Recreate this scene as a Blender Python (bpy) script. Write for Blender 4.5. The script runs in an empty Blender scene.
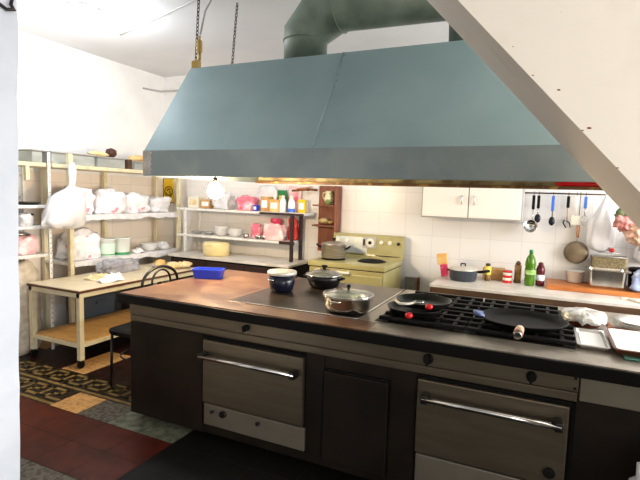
import bpy, bmesh, math, random
from mathutils import Vector, Matrix, noise
random.seed(7)
PI = math.pi
SC = bpy.context.scene
COL = SC.collection

# ------------------------------------------------------------------ materials
def lin(c):
    return tuple(((x / 255.) / 12.92 if x <= 10 else (((x / 255.) + .055) / 1.055) ** 2.4) for x in c)

def mat(name, rgb, rough=.5, metal=0., rgb2=None, scale=6., detail=4., lo=.4, hi=.6, bump=0., bscale=40.,
        trans=0., emit=0., stretch=None, rough2=None, coat=0., sss=0., ior=1.45, alpha=1.):
    m = bpy.data.materials.new(name); m.use_nodes = True
    nt = m.node_tree; N = nt.nodes; L = nt.links
    b = N['Principled BSDF']
    c1 = lin(rgb) + (1,)
    b.inputs['Base Color'].default_value = c1
    b.inputs['Roughness'].default_value = rough
    b.inputs['Metallic'].default_value = metal
    b.inputs['Transmission Weight'].default_value = trans
    b.inputs['Coat Weight'].default_value = coat
    b.inputs['IOR'].default_value = ior
    b.inputs['Alpha'].default_value = alpha
    if emit:
        b.inputs['Emission Color'].default_value = c1
        b.inputs['Emission Strength'].default_value = emit
    tc = N.new('ShaderNodeTexCoord'); vec = tc.outputs['Object']
    if stretch:
        mp = N.new('ShaderNodeMapping'); mp.inputs['Scale'].default_value = stretch
        L.new(vec, mp.inputs['Vector']); vec = mp.outputs['Vector']
    if rgb2:
        n = N.new('ShaderNodeTexNoise'); n.inputs['Scale'].default_value = scale; n.inputs['Detail'].default_value = detail
        L.new(vec, n.inputs['Vector'])
        r = N.new('ShaderNodeValToRGB')
        r.color_ramp.elements[0].position = lo; r.color_ramp.elements[0].color = c1
        r.color_ramp.elements[1].position = hi; r.color_ramp.elements[1].color = lin(rgb2) + (1,)
        L.new(n.outputs['Fac'], r.inputs['Fac']); L.new(r.outputs['Color'], b.inputs['Base Color'])
        if rough2 is not None:
            mr = N.new('ShaderNodeMapRange'); mr.inputs['From Min'].default_value = lo; mr.inputs['From Max'].default_value = hi
            mr.inputs['To Min'].default_value = rough; mr.inputs['To Max'].default_value = rough2
            L.new(n.outputs['Fac'], mr.inputs['Value']); L.new(mr.outputs['Result'], b.inputs['Roughness'])
    if bump:
        n2 = N.new('ShaderNodeTexNoise'); n2.inputs['Scale'].default_value = bscale; n2.inputs['Detail'].default_value = 5
        L.new(vec, n2.inputs['Vector'])
        bp = N.new('ShaderNodeBump'); bp.inputs['Strength'].default_value = bump; bp.inputs['Distance'].default_value = .01
        L.new(n2.outputs['Fac'], bp.inputs['Height']); L.new(bp.outputs['Normal'], b.inputs['Normal'])
    return m

def tile_mat(name, tile, grout, paint, ztop, zbot, axis, x0, z0, w=.29, h=.2235):
    """white wall tiles between zbot and ztop, paint above and below"""
    m = bpy.data.materials.new(name); m.use_nodes = True
    nt = m.node_tree; N = nt.nodes; L = nt.links; b = N['Principled BSDF']
    tc = N.new('ShaderNodeTexCoord'); sp = N.new('ShaderNodeSeparateXYZ'); L.new(tc.outputs['Object'], sp.inputs[0])
    cb = N.new('ShaderNodeCombineXYZ')
    ax = N.new('ShaderNodeMath'); ax.operation = 'SUBTRACT'; ax.inputs[1].default_value = x0
    az = N.new('ShaderNodeMath'); az.operation = 'SUBTRACT'; az.inputs[1].default_value = z0
    L.new(sp.outputs[axis], ax.inputs[0]); L.new(sp.outputs['Z'], az.inputs[0])
    L.new(ax.outputs[0], cb.inputs[0]); L.new(az.outputs[0], cb.inputs[1])
    br = N.new('ShaderNodeTexBrick'); br.offset = 0; br.inputs['Scale'].default_value = 1
    br.inputs['Brick Width'].default_value = w; br.inputs['Row Height'].default_value = h
    br.inputs['Mortar Size'].default_value = .003; br.inputs['Mortar Smooth'].default_value = .2
    t2 = tuple(max(0, v - 7) for v in tile)
    br.inputs['Color1'].default_value = lin(tile) + (1,); br.inputs['Color2'].default_value = lin(t2) + (1,)
    br.inputs['Mortar'].default_value = lin(grout) + (1,)
    L.new(cb.outputs[0], br.inputs['Vector'])
    g1 = N.new('ShaderNodeMath'); g1.operation = 'LESS_THAN'; g1.inputs[1].default_value = ztop
    g2 = N.new('ShaderNodeMath'); g2.operation = 'GREATER_THAN'; g2.inputs[1].default_value = zbot
    mu = N.new('ShaderNodeMath'); mu.operation = 'MULTIPLY'
    L.new(sp.outputs['Z'], g1.inputs[0]); L.new(sp.outputs['Z'], g2.inputs[0]); L.new(g1.outputs[0], mu.inputs[0]); L.new(g2.outputs[0], mu.inputs[1])
    nz = N.new('ShaderNodeTexNoise'); nz.inputs['Scale'].default_value = 2.5; nz.inputs['Detail'].default_value = 6
    L.new(tc.outputs['Object'], nz.inputs['Vector'])
    rp = N.new('ShaderNodeValToRGB'); rp.color_ramp.elements[0].color = lin(tuple(v - 10 for v in paint)) + (1,); rp.color_ramp.elements[1].color = lin(paint) + (1,)
    rp.color_ramp.elements[0].position = .35; rp.color_ramp.elements[1].position = .6
    L.new(nz.outputs['Fac'], rp.inputs['Fac'])
    mx = N.new('ShaderNodeMixRGB'); L.new(mu.outputs[0], mx.inputs['Fac']); L.new(rp.outputs['Color'], mx.inputs['Color1']); L.new(br.outputs['Color'], mx.inputs['Color2'])
    L.new(mx.outputs['Color'], b.inputs['Base Color'])
    mr = N.new('ShaderNodeMapRange'); mr.inputs['To Min'].default_value = .8; mr.inputs['To Max'].default_value = .3
    L.new(mu.outputs[0], mr.inputs['Value']); L.new(mr.outputs['Result'], b.inputs['Roughness'])
    return m

def print_mat(name, base, ink, scale=7., lo=.62, hi=.64):
    return mat(name, base, .35, 0, ink, scale, 3, lo, hi, bump=.35, bscale=14)

M = {}
M['paint'] = mat('white_plaster', (232, 230, 226), .85, 0, (240, 239, 236), 2.5, 5, .4, .6, bump=.06, bscale=30)
M['ceil'] = mat('ceiling_plaster', (216, 217, 219), .9, 0, (222, 222, 224), 1.6, 4, .4, .6)
M['stair'] = mat('cream_plaster', (228, 218, 204), .85, 0, (216, 204, 188), 3.2, 6, .55, .75, bump=.08, bscale=25)
M['pillar'] = mat('pale_blue_plaster', (226, 231, 240), .85, 0, (216, 222, 232), 5, 5, .45, .7, bump=.2, bscale=18)
M['hood'] = mat('teal_painted_steel', (142, 168, 172), .42, .2, (156, 180, 183), 2.2, 6, .35, .65, bump=.02, bscale=12)
M['hood_skirt'] = mat('worn_grey_teal_steel', (138, 152, 154), .5, .25, (150, 162, 162), 5, 6, .4, .6)
M['hood_patch'] = mat('bare_scraped_patch', (196, 190, 182), .7, 0, (170, 165, 158), 20, 4)
M['hood_in'] = mat('greasy_hood_inside', (150, 138, 104), .5, .2, (92, 72, 42), 7, 6, .4, .62)
M['gutter'] = mat('grease_brown', (96, 66, 38), .45, .2, (168, 130, 62), 14, 5, .5, .66)
M['duct'] = mat('dark_green_duct_steel', (128, 142, 130), .5, .05, (100, 114, 102), 4, 6, .4, .6, bump=.05, bscale=8)
M['seam'] = mat('pale_seam', (150, 172, 176), .5, .3)
M['chain'] = mat('dark_iron_chain', (60, 54, 50), .45, .7)
M['brass'] = mat('brass_fitting', (190, 160, 96), .35, .8)
M['steel'] = mat('dull_brushed_steel', (120, 110, 94), .38, .85, (113, 103, 87), 5, 5, .4, .6, stretch=(.6, 1, 6), bump=.015, bscale=60)
M['steel_dark'] = mat('dirty_dark_steel', (50, 42, 36), .42, .7, (40, 33, 28), 3, 5, .4, .6)
M['steel_pale'] = mat('pale_steel_panel', (150, 142, 128), .40, .75, (136, 128, 114), 4, 4)
M['chrome'] = mat('chrome', (205, 203, 200), .14, 1.)
M['inox'] = mat('polished_steel', (198, 194, 188), .2, 1., (176, 168, 158), 9, 3, .4, .65)
M['inox_matt'] = mat('satin_steel', (176, 168, 160), .34, .65, (150, 140, 130), 9, 3, .4, .65, stretch=(1, 1, 12))
M['alu'] = mat('matt_aluminium', (200, 200, 198), .38, .9)
M['black'] = mat('black_enamel', (20, 19, 19), .32)
M['iron'] = mat('black_cast_iron', (20, 19, 19), .55, .2, (30, 28, 27), 20, 4)
M['nonstick'] = mat('grey_nonstick', (58, 58, 58), .38, .2, (46, 46, 46), 14, 3)
M['blackplastic'] = mat('black_plastic', (16, 15, 15), .5)
M['void'] = mat('dark_recess', (12, 11, 10), .8)
M['edge'] = mat('dark_worktop_edge', (13, 11, 10), .5, .0, (9, 8, 7), 12, 4)
M['brown_top'] = mat('brown_worn_worktop', (108, 74, 52), .30, .1, (136, 104, 80), 5, 7, .42, .66, bump=.05, bscale=25, rough2=.45)
M['griddle'] = mat('dark_griddle_steel', (62, 54, 48), .30, .5, (96, 84, 72), 6, 7, .5, .75, bump=.06, bscale=30)
M['hob'] = mat('grey_hob_steel', (170, 162, 150), .34, .75, (138, 124, 108), 6, 6, .5, .7)
M['cream'] = mat('cream_painted_metal', (222, 212, 180), .45, 0, (204, 190, 150), 9, 5, .5, .72)
M['white_metal'] = mat('white_painted_metal', (232, 230, 226), .45, 0, (200, 196, 190), 30, 3, .6, .66)
M['laminate'] = mat('cream_laminate', (216, 202, 172), .4, 0, (200, 184, 150), 7, 5, .5, .7)
M['brownedge'] = mat('brown_edge_band', (92, 54, 36), .5)
M['ply'] = mat('tan_plywood', (206, 166, 104), .55, 0, (188, 146, 86), 4, 6, .4, .65, stretch=(1, 6, 1))
M['wood'] = mat('orange_chopping_wood', (198, 122, 60), .45, 0, (156, 86, 38), 3, 6, .35, .7, stretch=(1.2, 9, 9))
M['shelfwood'] = mat('red_brown_wood', (140, 84, 60), .5, 0, (116, 64, 44), 4, 5, .4, .65, stretch=(4, 4, 1))
M['darkwood'] = mat('dark_brown_timber', (74, 52, 36), .55, 0, (96, 70, 46), 4, 6, .45, .65, stretch=(1, 6, 6))
M['darkpost'] = mat('dark_painted_post', (46, 30, 26), .5)
M['palewood'] = mat('pale_wood_handle', (196, 142, 104), .5)
M['marble'] = mat('pale_stone_top', (222, 216, 208), .35, 0, (200, 194, 186), 5, 6, .45, .65)
M['cabinet'] = mat('ivory_cabinet_door', (243, 236, 226), .4)
M['cabgrey'] = mat('grey_cabinet_edge', (176, 174, 170), .5)
M['olive'] = mat('olive_green_enamel', (172, 164, 112), .3, 0, (160, 150, 98), 5, 4, .4, .65)
M['olive_panel'] = mat('silver_panel', (198, 206, 208), .28, .6)
M['ivory'] = mat('ivory_plastic', (236, 232, 216), .35)
M['plastic'] = mat('white_plastic_film', (238, 238, 240), .28, 0, (226, 226, 230), 9, 4, .4, .65, bump=.3, bscale=12, trans=.12)
M['plastic_print'] = print_mat('printed_white_film', (238, 236, 238), (228, 158, 172), 11, .63, .69)
M['plastic_pink'] = mat('pink_film', (232, 118, 140), .35, 0, (246, 200, 208), 10, 3, .45, .6, bump=.3, bscale=16)
M['plastic_rose'] = mat('rose_film', (236, 184, 186), .35, 0, (240, 216, 214), 9, 3, .45, .6, bump=.3, bscale=14)
M['magenta'] = mat('magenta_packet', (222, 58, 104), .4, 0, (238, 120, 150), 22, 3, .55, .6)
M['redbag'] = mat('red_packet', (206, 44, 36), .35, 0, (240, 140, 60), 14, 3, .62, .66, bump=.3, bscale=18)
M['redgloss'] = mat('red_gloss_plastic', (206, 26, 30), .22)
M['blue'] = mat('blue_plastic', (40, 66, 200), .3)
M['bluebag'] = mat('pale_blue_film', (158, 180, 222), .35, 0, (206, 214, 236), 9, 3, .45, .6, bump=.35, bscale=14)
M['bluehandle'] = mat('blue_handle', (58, 108, 210), .35)
M['slatecrate'] = mat('slate_grey_plastic', (84, 92, 100), .5)
M['darkgrey'] = mat('dark_blue_grey_enamel', (62, 68, 76), .35, .1)
M['glintblue'] = mat('blue_glint_colour', (92, 108, 150), .35)
M['navy'] = mat('navy_enamel', (22, 26, 42), .22)
M['lidwhite'] = mat('pale_metal_lid', (228, 224, 214), .35, .35, (208, 202, 190), 8, 3)
M['glass'] = mat('lid_glass', (232, 232, 226), .08, 0, trans=.85)
M['greyplastic'] = mat('grey_storage_plastic', (168, 172, 168), .5, 0, (152, 156, 152), 8, 4)
M['greyfilm'] = mat('grey_film', (176, 176, 182), .4, 0, (140, 140, 148), 9, 4, bump=.4, bscale=14)
M['green_lid'] = mat('green_plastic', (50, 150, 84), .4)
M['bucket'] = mat('white_bucket_plastic', (234, 238, 232), .4)
M['palegreen'] = mat('pale_green_label', (204, 228, 208), .4)
M['bread'] = mat('golden_bread_crust', (226, 172, 96), .6, 0, (242, 212, 150), 6, 4, .45, .65)
M['dough'] = mat('pale_pastry', (238, 222, 180), .6, 0, (222, 196, 140), 14, 4)
M['brownbread'] = mat('dark_brown_crust', (70, 36, 24), .6)
M['tub'] = mat('pale_yellow_tub', (240, 226, 176), .4, 0, (232, 212, 150), 6, 4)
M['greenglass'] = mat('green_bottle_plastic', (84, 134, 28), .12, 0, trans=.3)
M['greencap'] = mat('green_cap', (34, 120, 62), .35)
M['greenlabel'] = mat('pale_green_bottle_label', (190, 214, 150), .45, 0, (120, 170, 60), 26, 2)
M['sauce'] = mat('dark_red_sauce', (84, 14, 26), .18)
M['label'] = mat('white_paper_label', (224, 226, 232), .5, 0, (120, 130, 150), 30, 2, .6, .66)
M['yellow'] = mat('yellow_paint', (236, 196, 40), .45)
M['yellowlabel'] = mat('yellow_jar', (240, 212, 96), .35)
M['cardboard'] = mat('brown_cardboard', (176, 110, 66), .7)
M['tanbox'] = mat('tan_box', (204, 164, 108), .6, 0, (182, 138, 84), 12, 3)
M['pepper'] = mat('brown_pepper_mill', (150, 112, 60), .4, 0, (120, 84, 42), 20, 3)
M['foil'] = mat('crumpled_foil', (236, 234, 230), .38, .8, bump=.6, bscale=30)
M['brownbowl'] = mat('brown_glazed_bowl', (96, 44, 26), .25)
M['whiteware'] = mat('white_glazed_ware', (240, 240, 238), .25)
M['paper'] = mat('white_paper', (244, 243, 240), .7)
M['teal'] = mat('teal_glass', (90, 150, 136), .1, 0, trans=.5)
M['mesh'] = mat('brown_wire_mesh', (146, 132, 100), .55, .4, (112, 98, 70), 60, 2)
M['skim'] = mat('brown_pan_back', (132, 116, 94), .4, .3, (112, 98, 78), 8, 4)
M['pinkflower'] = mat('pink_fabric', (226, 160, 156), .8, 0, (200, 126, 118), 20, 3, bump=.5, bscale=40)
M['tanflower'] = mat('tan_pink_fabric', (198, 156, 130), .8, 0, (226, 190, 168), 24, 3, bump=.5, bscale=40)
M['leaf'] = mat('dull_green_leaf', (120, 130, 90), .7, 0, (90, 104, 66), 20, 3)
M['jug'] = mat('cream_green_jug', (222, 216, 180), .35, 0, (120, 140, 80), 9, 3, .52, .58)
M['shell'] = mat('tan_ceramic', (188, 164, 112), .45, 0, (150, 124, 76), 14, 3)
M['rust'] = mat('rusty_metal', (150, 92, 54), .6, .4, (110, 62, 36), 18, 4)
M['terracotta'] = mat('red_floor_tile', (76, 27, 17), .36, 0, (58, 20, 12), 9, 6, .4, .65)
M['granite'] = mat('grey_terrazzo_tile', (98, 92, 82), .36, 0, (62, 58, 52), 34, 6, .45, .6)
M['slate'] = mat('grey_green_terrazzo_tile', (108, 110, 94), .36, 0, (76, 78, 66), 18, 6, .42, .62)
M['sand'] = mat('sand_terrazzo_tile', (176, 138, 88), .38, 0, (146, 106, 62), 30, 6, .45, .66)
M['maroon'] = mat('dark_maroon_tile', (44, 22, 18), .4, 0, (32, 17, 14), 12, 5)
M['keydark'] = mat('black_key_tile', (34, 28, 20), .34)
M['keycream'] = mat('ochre_key_tile', (126, 104, 62), .42, 0, (104, 84, 46), 24, 4)
M['shadefloor'] = mat('shade_black_floor_tile', (12, 11, 9), .55, 0, (18, 16, 14), 10, 5)  # near-black tile colour standing for deep shade
for k_ in ('void', 'shadefloor', 'edge', 'terracotta', 'granite', 'slate', 'sand', 'maroon', 'keydark', 'keycream', 'iron', 'blackplastic'):
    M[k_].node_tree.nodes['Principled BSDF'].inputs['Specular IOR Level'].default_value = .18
M['grout'] = mat('dark_grout', (44, 38, 32), .8)
M['lampglass'] = mat('lit_lamp_glass', (240, 247, 255), .4, emit=22.)
M['bulbglass'] = mat('lit_bulb_glass', (255, 222, 176), .3, emit=480.)
M['sackcloth'] = mat('cream_woven_sack', (216, 206, 188), .7, 0, (196, 184, 164), 16, 4, bump=.4, bscale=18)
M['darkpot'] = mat('dark_brown_metal', (60, 46, 42), .4, .4, (84, 70, 60), 7, 4)
M['cable'] = mat('grey_cable', (176, 174, 170), .6)
M['winframe'] = mat('white_window_frame', (235, 235, 235), .4)
M['pane'] = mat('window_pane_glass', (250, 252, 255), .02, 0, trans=1., ior=1.02)
M['brick'] = mat('grey_render', (150, 144, 136), .8, 0, (126, 118, 110), 5, 5)
M['wall_back'] = tile_mat('white_tiled_back_wall', (240, 238, 236), (222, 220, 218), (238, 236, 233), 1.86, .722, 'X', -1.078, .722)
M['wall_left'] = tile_mat('tiled_left_wall', (234, 222, 208), (208, 196, 182), (240, 239, 237), 1.72, .3, 'Y', 5.08, .722)

# ------------------------------------------------------------------ mesh builder
class MB:
    def __init__(s):
        s.bm = bmesh.new(); s.mi = 0
    def _mark(s, faces):
        for f in faces: f.material_index = s.mi
    def box(s, x0, y0, z0, x1, y1, z1, bev=0., rot=None, seg=2):
        r = bmesh.ops.create_cube(s.bm, size=1.)
        vs = r['verts']
        c = Vector(((x0 + x1) / 2, (y0 + y1) / 2, (z0 + z1) / 2)); d = Vector((abs(x1 - x0), abs(y1 - y0), abs(z1 - z0)))
        for v in vs: v.co = Vector((v.co.x * d.x, v.co.y * d.y, v.co.z * d.z))
        fs = {f for v in vs for f in v.link_faces}
        if bev:
            es = list({e for v in vs for e in v.link_edges})
            rr = bmesh.ops.bevel(s.bm, geom=es, offset=min(bev, min(d) * .45), segments=seg, affect='EDGES', profile=.6)
            fs = set(rr['faces']) | {f for f in fs if f.is_valid}
            vs = list({v for f in fs for v in f.verts})
        for v in vs:
            if rot: v.co = rot @ v.co
            v.co += c
        s._mark(fs); return vs
    def lathe(s, c, prof, n=28, axis=None, smooth=True, sx=1., sy=1.):
        """profile of (r, z) pairs from bottom to top"""
        rings = []; R = axis.to_matrix().to_3x3() if axis is not None else None
        for r, z in prof:
            ring = []
            for k in range(n if r > 1e-6 else 1):
                a = 2 * PI * k / n
                p = Vector((r * math.cos(a) * sx, r * math.sin(a) * sy, z))
                if R: p = R @ p
                ring.append(s.bm.verts.new(p + Vector(c)))
            rings.append(ring)
        for A, B in zip(rings, rings[1:]):
            for k in range(n):
                k2 = (k + 1) % n
                if len(A) == 1 and len(B) == 1: continue
                if len(A) == 1: vs = (A[0], B[k2], B[k])
                elif len(B) == 1: vs = (A[k], A[k2], B[0])
                else: vs = (A[k], A[k2], B[k2], B[k])
                f = s.bm.faces.new(vs); f.smooth = smooth; f.material_index = s.mi
        return rings
    def tube(s, pts, r, n=10, closed=False, cap=True, smooth=True):
        pts = [Vector(p) for p in pts]; m = len(pts)
        rad = r if isinstance(r, (list, tuple)) else [r] * m
        rings = []; up = Vector((0, 0, 1))
        for i, p in enumerate(pts):
            if closed: t = (pts[(i + 1) % m] - pts[i - 1]).normalized(); sc = 1
            elif i == 0: t = (pts[1] - p).normalized()
            elif i == m - 1: t = (p - pts[i - 1]).normalized()
            else: t = ((p - pts[i - 1]).normalized() + (pts[i + 1] - p).normalized()).normalized()
            u = up if abs(t.dot(up)) < .95 else Vector((0, 1, 0))
            if rings and True:
                u = prev
            a = (u - t * u.dot(t)).normalized(); b = t.cross(a)
            prev = a
            k_ = 1.
            if not closed and 0 < i < m - 1:
                d1 = (p - pts[i - 1]).normalized(); k_ = 1. / max(.5, t.dot(d1))
            ring = []
            for k in range(n):
                an = 2 * PI * k / n
                off = a * math.cos(an) + b * math.sin(an)
                if k_ > 1.02:   # mitre: stretch within the bend plane
                    d1 = (p - pts[i - 1]).normalized(); bend = (d1 - t * d1.dot(t))
                    if bend.length > 1e-5:
                        bn = bend.normalized(); off = off + bn * off.dot(bn) * (k_ - 1)
                ring.append(s.bm.verts.new(p + off * rad[i]))
            rings.append(ring)
        pairs = list(zip(rings, rings[1:])) + ([(rings[-1], rings[0])] if closed else [])
        for A, B in pairs:
            for k in range(n):
                f = s.bm.faces.new((A[k], A[(k + 1) % n], B[(k + 1) % n], B[k])); f.smooth = smooth; f.material_index = s.mi
        if cap and not closed:
            for R in (rings[0][::-1], rings[-1]):
                f = s.bm.faces.new(R); f.material_index = s.mi
    def cyl(s, p0, p1, r, n=20, r1=None):
        s.tube([p0, p1], [r, r if r1 is None else r1], n)
    def prism(s, poly, axis, a0, a1):
        """polygon in the plane across axis ('x': (y,z), 'y': (x,z), 'z': (x,y)) pushed from a0 to a1"""
        def P(p, a):
            return {'x': (a, p[0], p[1]), 'y': (p[0], a, p[1]), 'z': (p[0], p[1], a)}[axis]
        A = [s.bm.verts.new(P(p, a0)) for p in poly]; B = [s.bm.verts.new(P(p, a1)) for p in poly]
        fs = [s.bm.faces.new(A), s.bm.faces.new(B[::-1])]
        n = len(poly)
        for k in range(n): fs.append(s.bm.faces.new((A[k], B[k], B[(k + 1) % n], A[(k + 1) % n])))
        s._mark(fs)
    def quad(s, *ps):
        f = s.bm.faces.new([s.bm.verts.new(p) for p in ps]); f.material_index = s.mi; return f
    def ball(s, c, r, sx=1, sy=1, sz=1, sub=3, amp=0., freq=3., seed=0, flat=None, shape=None, crease=0.):
        rr = bmesh.ops.create_icosphere(s.bm, subdivisions=sub, radius=1.)
        for v in rr['verts']:
            p = v.co.copy()
            if shape: p = shape(p)
            if amp and crease:
                q_ = noise.noise(v.co * freq * 3.3 + Vector((seed, 2, seed))); p = p * (1 - crease * (1 - min(1, abs(q_) * 5)) ** 1.5)
            if amp:
                k = 1 + amp * noise.noise(v.co * freq + Vector((seed * 3.1, seed * 1.7, seed))) + amp * .6 * noise.noise(v.co * freq * 2.7 + Vector((seed, 5, 9)))
                k += amp * .9 * abs(noise.noise(v.co * freq * 1.6 + Vector((9, seed, 2)))) 
                p = p * k
            p = Vector((p.x * r * sx, p.y * r * sy, p.z * r * sz))
            if flat is not None: p.z = max(p.z, flat)
            v.co = p + Vector(c)
        for f in {f for v in rr['verts'] for f in v.link_faces}: f.smooth = True; f.material_index = s.mi
    def torus(s, c, R, r, axis='z', n=24, m=8, sx=1., sy=1., a0=0., a1=2 * PI):
        closed = abs(a1 - a0) > 6.2
        pts = []
        N_ = n if closed else n + 1
        for k in range(N_):
            a = a0 + (a1 - a0) * k / n
            u, v = R * math.cos(a) * sx, R * math.sin(a) * sy
            p = {'z': (u, v, 0), 'x': (0, u, v), 'y': (u, 0, v)}[axis]
            pts.append(Vector(p) + Vector(c))
        s.tube(pts, r, m, closed=closed)
    def build(s, name, m, parent=None, at=None, rot=None, kind=None):
        """link as ONE mesh object; vertices are in world space unless the parent is turned"""
        o_at = Vector(at) if at is not None else (Vector(parent['_at']) if parent is not None else Vector((0, 0, 0)))
        for v in s.bm.verts: v.co -= o_at
        bmesh.ops.recalc_face_normals(s.bm, faces=s.bm.faces[:])
        me = bpy.data.meshes.new(name); s.bm.to_mesh(me); s.bm.free()
        for x in (m if isinstance(m, (list, tuple)) else [m]): me.materials.append(M[x])
        o = bpy.data.objects.new(name, me); COL.objects.link(o)
        if parent is not None:
            o.parent = parent
            if at is not None: o.location = o_at - Vector(parent['_at'])
        else: o.location = o_at
        o['_at'] = tuple(o_at)
        if kind: o['kind'] = kind
        return o

def tag(o, label, cat, group=None):
    o['label'] = label; o['category'] = cat
    if group: o['group'] = group
    return o
def thing(name, label, cat, at, group=None):
    o = bpy.data.objects.new(name, None); COL.objects.link(o); o.location = at; o['_at'] = tuple(at)
    o.empty_display_size = .05
    return tag(o, label, cat, group)
def dup(root, loc, label=None, rz=None, scale=None):
    r = root.copy(); COL.objects.link(r); r.location = loc
    if label: r['label'] = label
    if rz is not None: r.rotation_euler.z = rz
    if scale: r.scale = scale
    for ch in list(root.children):
        c = ch.copy(); COL.objects.link(c); c.parent = r
        for g in list(ch.children):
            d = g.copy(); COL.objects.link(d); d.parent = c
    return r
def struct(name, mb, m): return mb.build(name, m, kind='structure')
def box_obj(name, m, b, parent=None, bev=0., at=None):
    k = MB(); k.box(*b, bev=bev); return k.build(name, m, parent, at)

# ------------------------------------------------------------------ the setting
XL, YB, ZC = -4.72, 5.08, 3.05      # left wall, back wall, ceiling
XR, YF = 2.7, -2.6
b = MB(); b.box(XL - .12, YB, 0, XR + .12, YB + .12, ZC); struct('wall_back', b, 'wall_back')
b = MB(); b.box(XL - .12, YF, 0, XL, YB, ZC); struct('wall_left', b, 'wall_left')
b = MB()                                                        # right wall with a window opening
for (ya, yb, za, zb) in ((YF, -1.9, 0, ZC), (-1.9, .9, 0, .6), (-1.9, .9, 2.6, ZC), (.9, 2.3, 0, ZC), (2.3, 4.5, 0, .95), (2.3, 4.5, 2.5, ZC), (4.5, YB, 0, ZC)):
    b.box(XR, ya, za, XR + .12, yb, zb)
struct('wall_right', b, 'paint')
b = MB(); b.box(XL - .12, YF - .12, 0, XR + .12, YF, ZC); struct('wall_front', b, 'paint')
for nm, (y0, y1, z0, z1) in {'window_1': (2.3, 4.5, .95, 2.5), 'window_2': (-1.9, .9, .6, 2.6)}.items():
    fr = MB(); x0 = XR
    for yy in (y0 + .03, (y0 + y1) / 2, y1 - .03): fr.box(x0 + .03, yy - .03, z0, x0 + .08, yy + .03, z1)
    for zz in (z0 + .03, z1 - .03): fr.box(x0 + .03, y0, zz - .03, x0 + .08, y1, zz + .03)
    f = fr.build(nm, 'winframe', kind='structure')
b = MB(); b.box(XL - .12, YF - .12, ZC, XR + .12, YB + .12, ZC + .12); struct('ceiling', b, 'ceil')

# floor: one mesh of tiles laid in grout, with two runs of key-pattern border tiles
FM = ['grout', 'terracotta', 'granite', 'slate', 'sand', 'maroon', 'keydark', 'keycream', 'shadefloor']
b = MB(); b.mi = 0; b.box(XL - .12, YF - .12, -.12, XR + .12, YB + .12, -.004)
TX, TY = .286, .262
X0, Y0 = -2.870, 2.236
rnd = random.Random(3)
for i in range(-7, 21):
    for j in range(-19, 12):
        xa, ya = X0 + i * TX, Y0 + j * TY
        xb, yb = xa + TX, ya + TY
        if xb < XL or xa > XR or ya > YB or yb < YF: continue
        # kinds of tile, row by row
        if j in (0, 1) and i < (-1 if j == 0 else 1):
            continue                                             # the key border, below
        if j == 0: k = 4 if i == -1 else (2 if i == 0 else 3)
        elif j in (-1, -2): k = 1
        elif j == 2: k = 4 if i in (-3, 0) else 5
        elif j == 3: k = 4 if (i % 3 == 0) else 5
        elif j < -2: k = 2
        else: k = 5
        if i > 2 and j < 1: k = 8  # deep shade in front of the range, painted as black tiles
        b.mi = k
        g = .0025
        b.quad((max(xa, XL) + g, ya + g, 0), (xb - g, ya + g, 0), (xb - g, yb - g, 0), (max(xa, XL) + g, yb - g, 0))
def key_band(x0, x1, y0, y1):
    b.mi = 6; b.quad((x0, y0, -.001), (x1, y0, -.001), (x1, y1, -.001), (x0, y1, -.001))
    h = y1 - y0; u = h / 8.6; w = u * .5
    b.mi = 7
    def bar(xa, ya, xb, yb):
        xa, xb = min(xa, xb) - w, max(xa, xb) + w; ya, yb = min(ya, yb) - w, max(ya, yb) + w
        xa, xb = max(xa, x0), min(xb, x1)
        if xb > xa: b.quad((xa, ya, 0), (xb, ya, 0), (xb, yb, 0), (xa, yb, 0))
    bar(x0, y0 + u * .9, x1, y0 + u * .9)                        # border line
    per = 7.2 * u; n = int((x1 - x0) / per) + 2
    for q in range(n):
        ox = x1 - u - (q + 1) * per; oy = y0 + u * 2.9
        P = [(0, 0), (0, 4.6), (4.8, 4.6), (4.8, 2.3), (2.4, 2.3), (2.4, 0), (7.2, 0)]
        for (ax, ay), (bx_, by_) in zip(P, P[1:]):
            bar(ox + ax * u, oy + ay * u, ox + bx_ * u, oy + by_ * u)
key_band(XL, X0 + TX, Y0 + TY, Y0 + 2 * TY)
key_band(XL, X0 - TX, Y0, Y0 + TY)
struct('floor', b, FM)

# sloping underside of the stair and its plastered side
def stz(x): return 1.833 - 1.11 * (x + .013)
b = MB()
xa = -.013 + (1.833 - ZC) / 1.11; xb = -.013 + 1.833 / 1.11
b.prism([(xa, ZC), (xb, 0), (XR, 0), (XR, ZC)], 'y', 1.40, 2.10)
b.mi = 1
for (x, z, r) in ((-.002, 2.044, .003), (-.111, 1.970, .0035), (-.058, 1.893, .004), (.005, 1.852, .005), (.066, 1.749, .004), (.080, 1.754, .006), (.149, 1.656, .004), (-.166, 2.048, .003)):
    b.ball((x, 1.4005, z), r * .62, 1.5, .3, .8, 2, .3, 3, int(r * 5000))
struct('wall_stair', b, ['stair', 'rust'])
# white wall end at the left edge
b = MB()
zs = [ZC * k / 40 for k in range(41)]
pts = [(-1.815 - .037 * (2.25 - z) + .012 * noise.noise(Vector((z * 5, 3, 1))) + .006 * noise.noise(Vector((z * 17, 1, 1))), z) for z in zs]
b.prism([(-2.5, 0)] + pts + [(-2.5, ZC)], 'y', .85, 1.2)
struct('wall_pillar', b, 'pillar')

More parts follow.
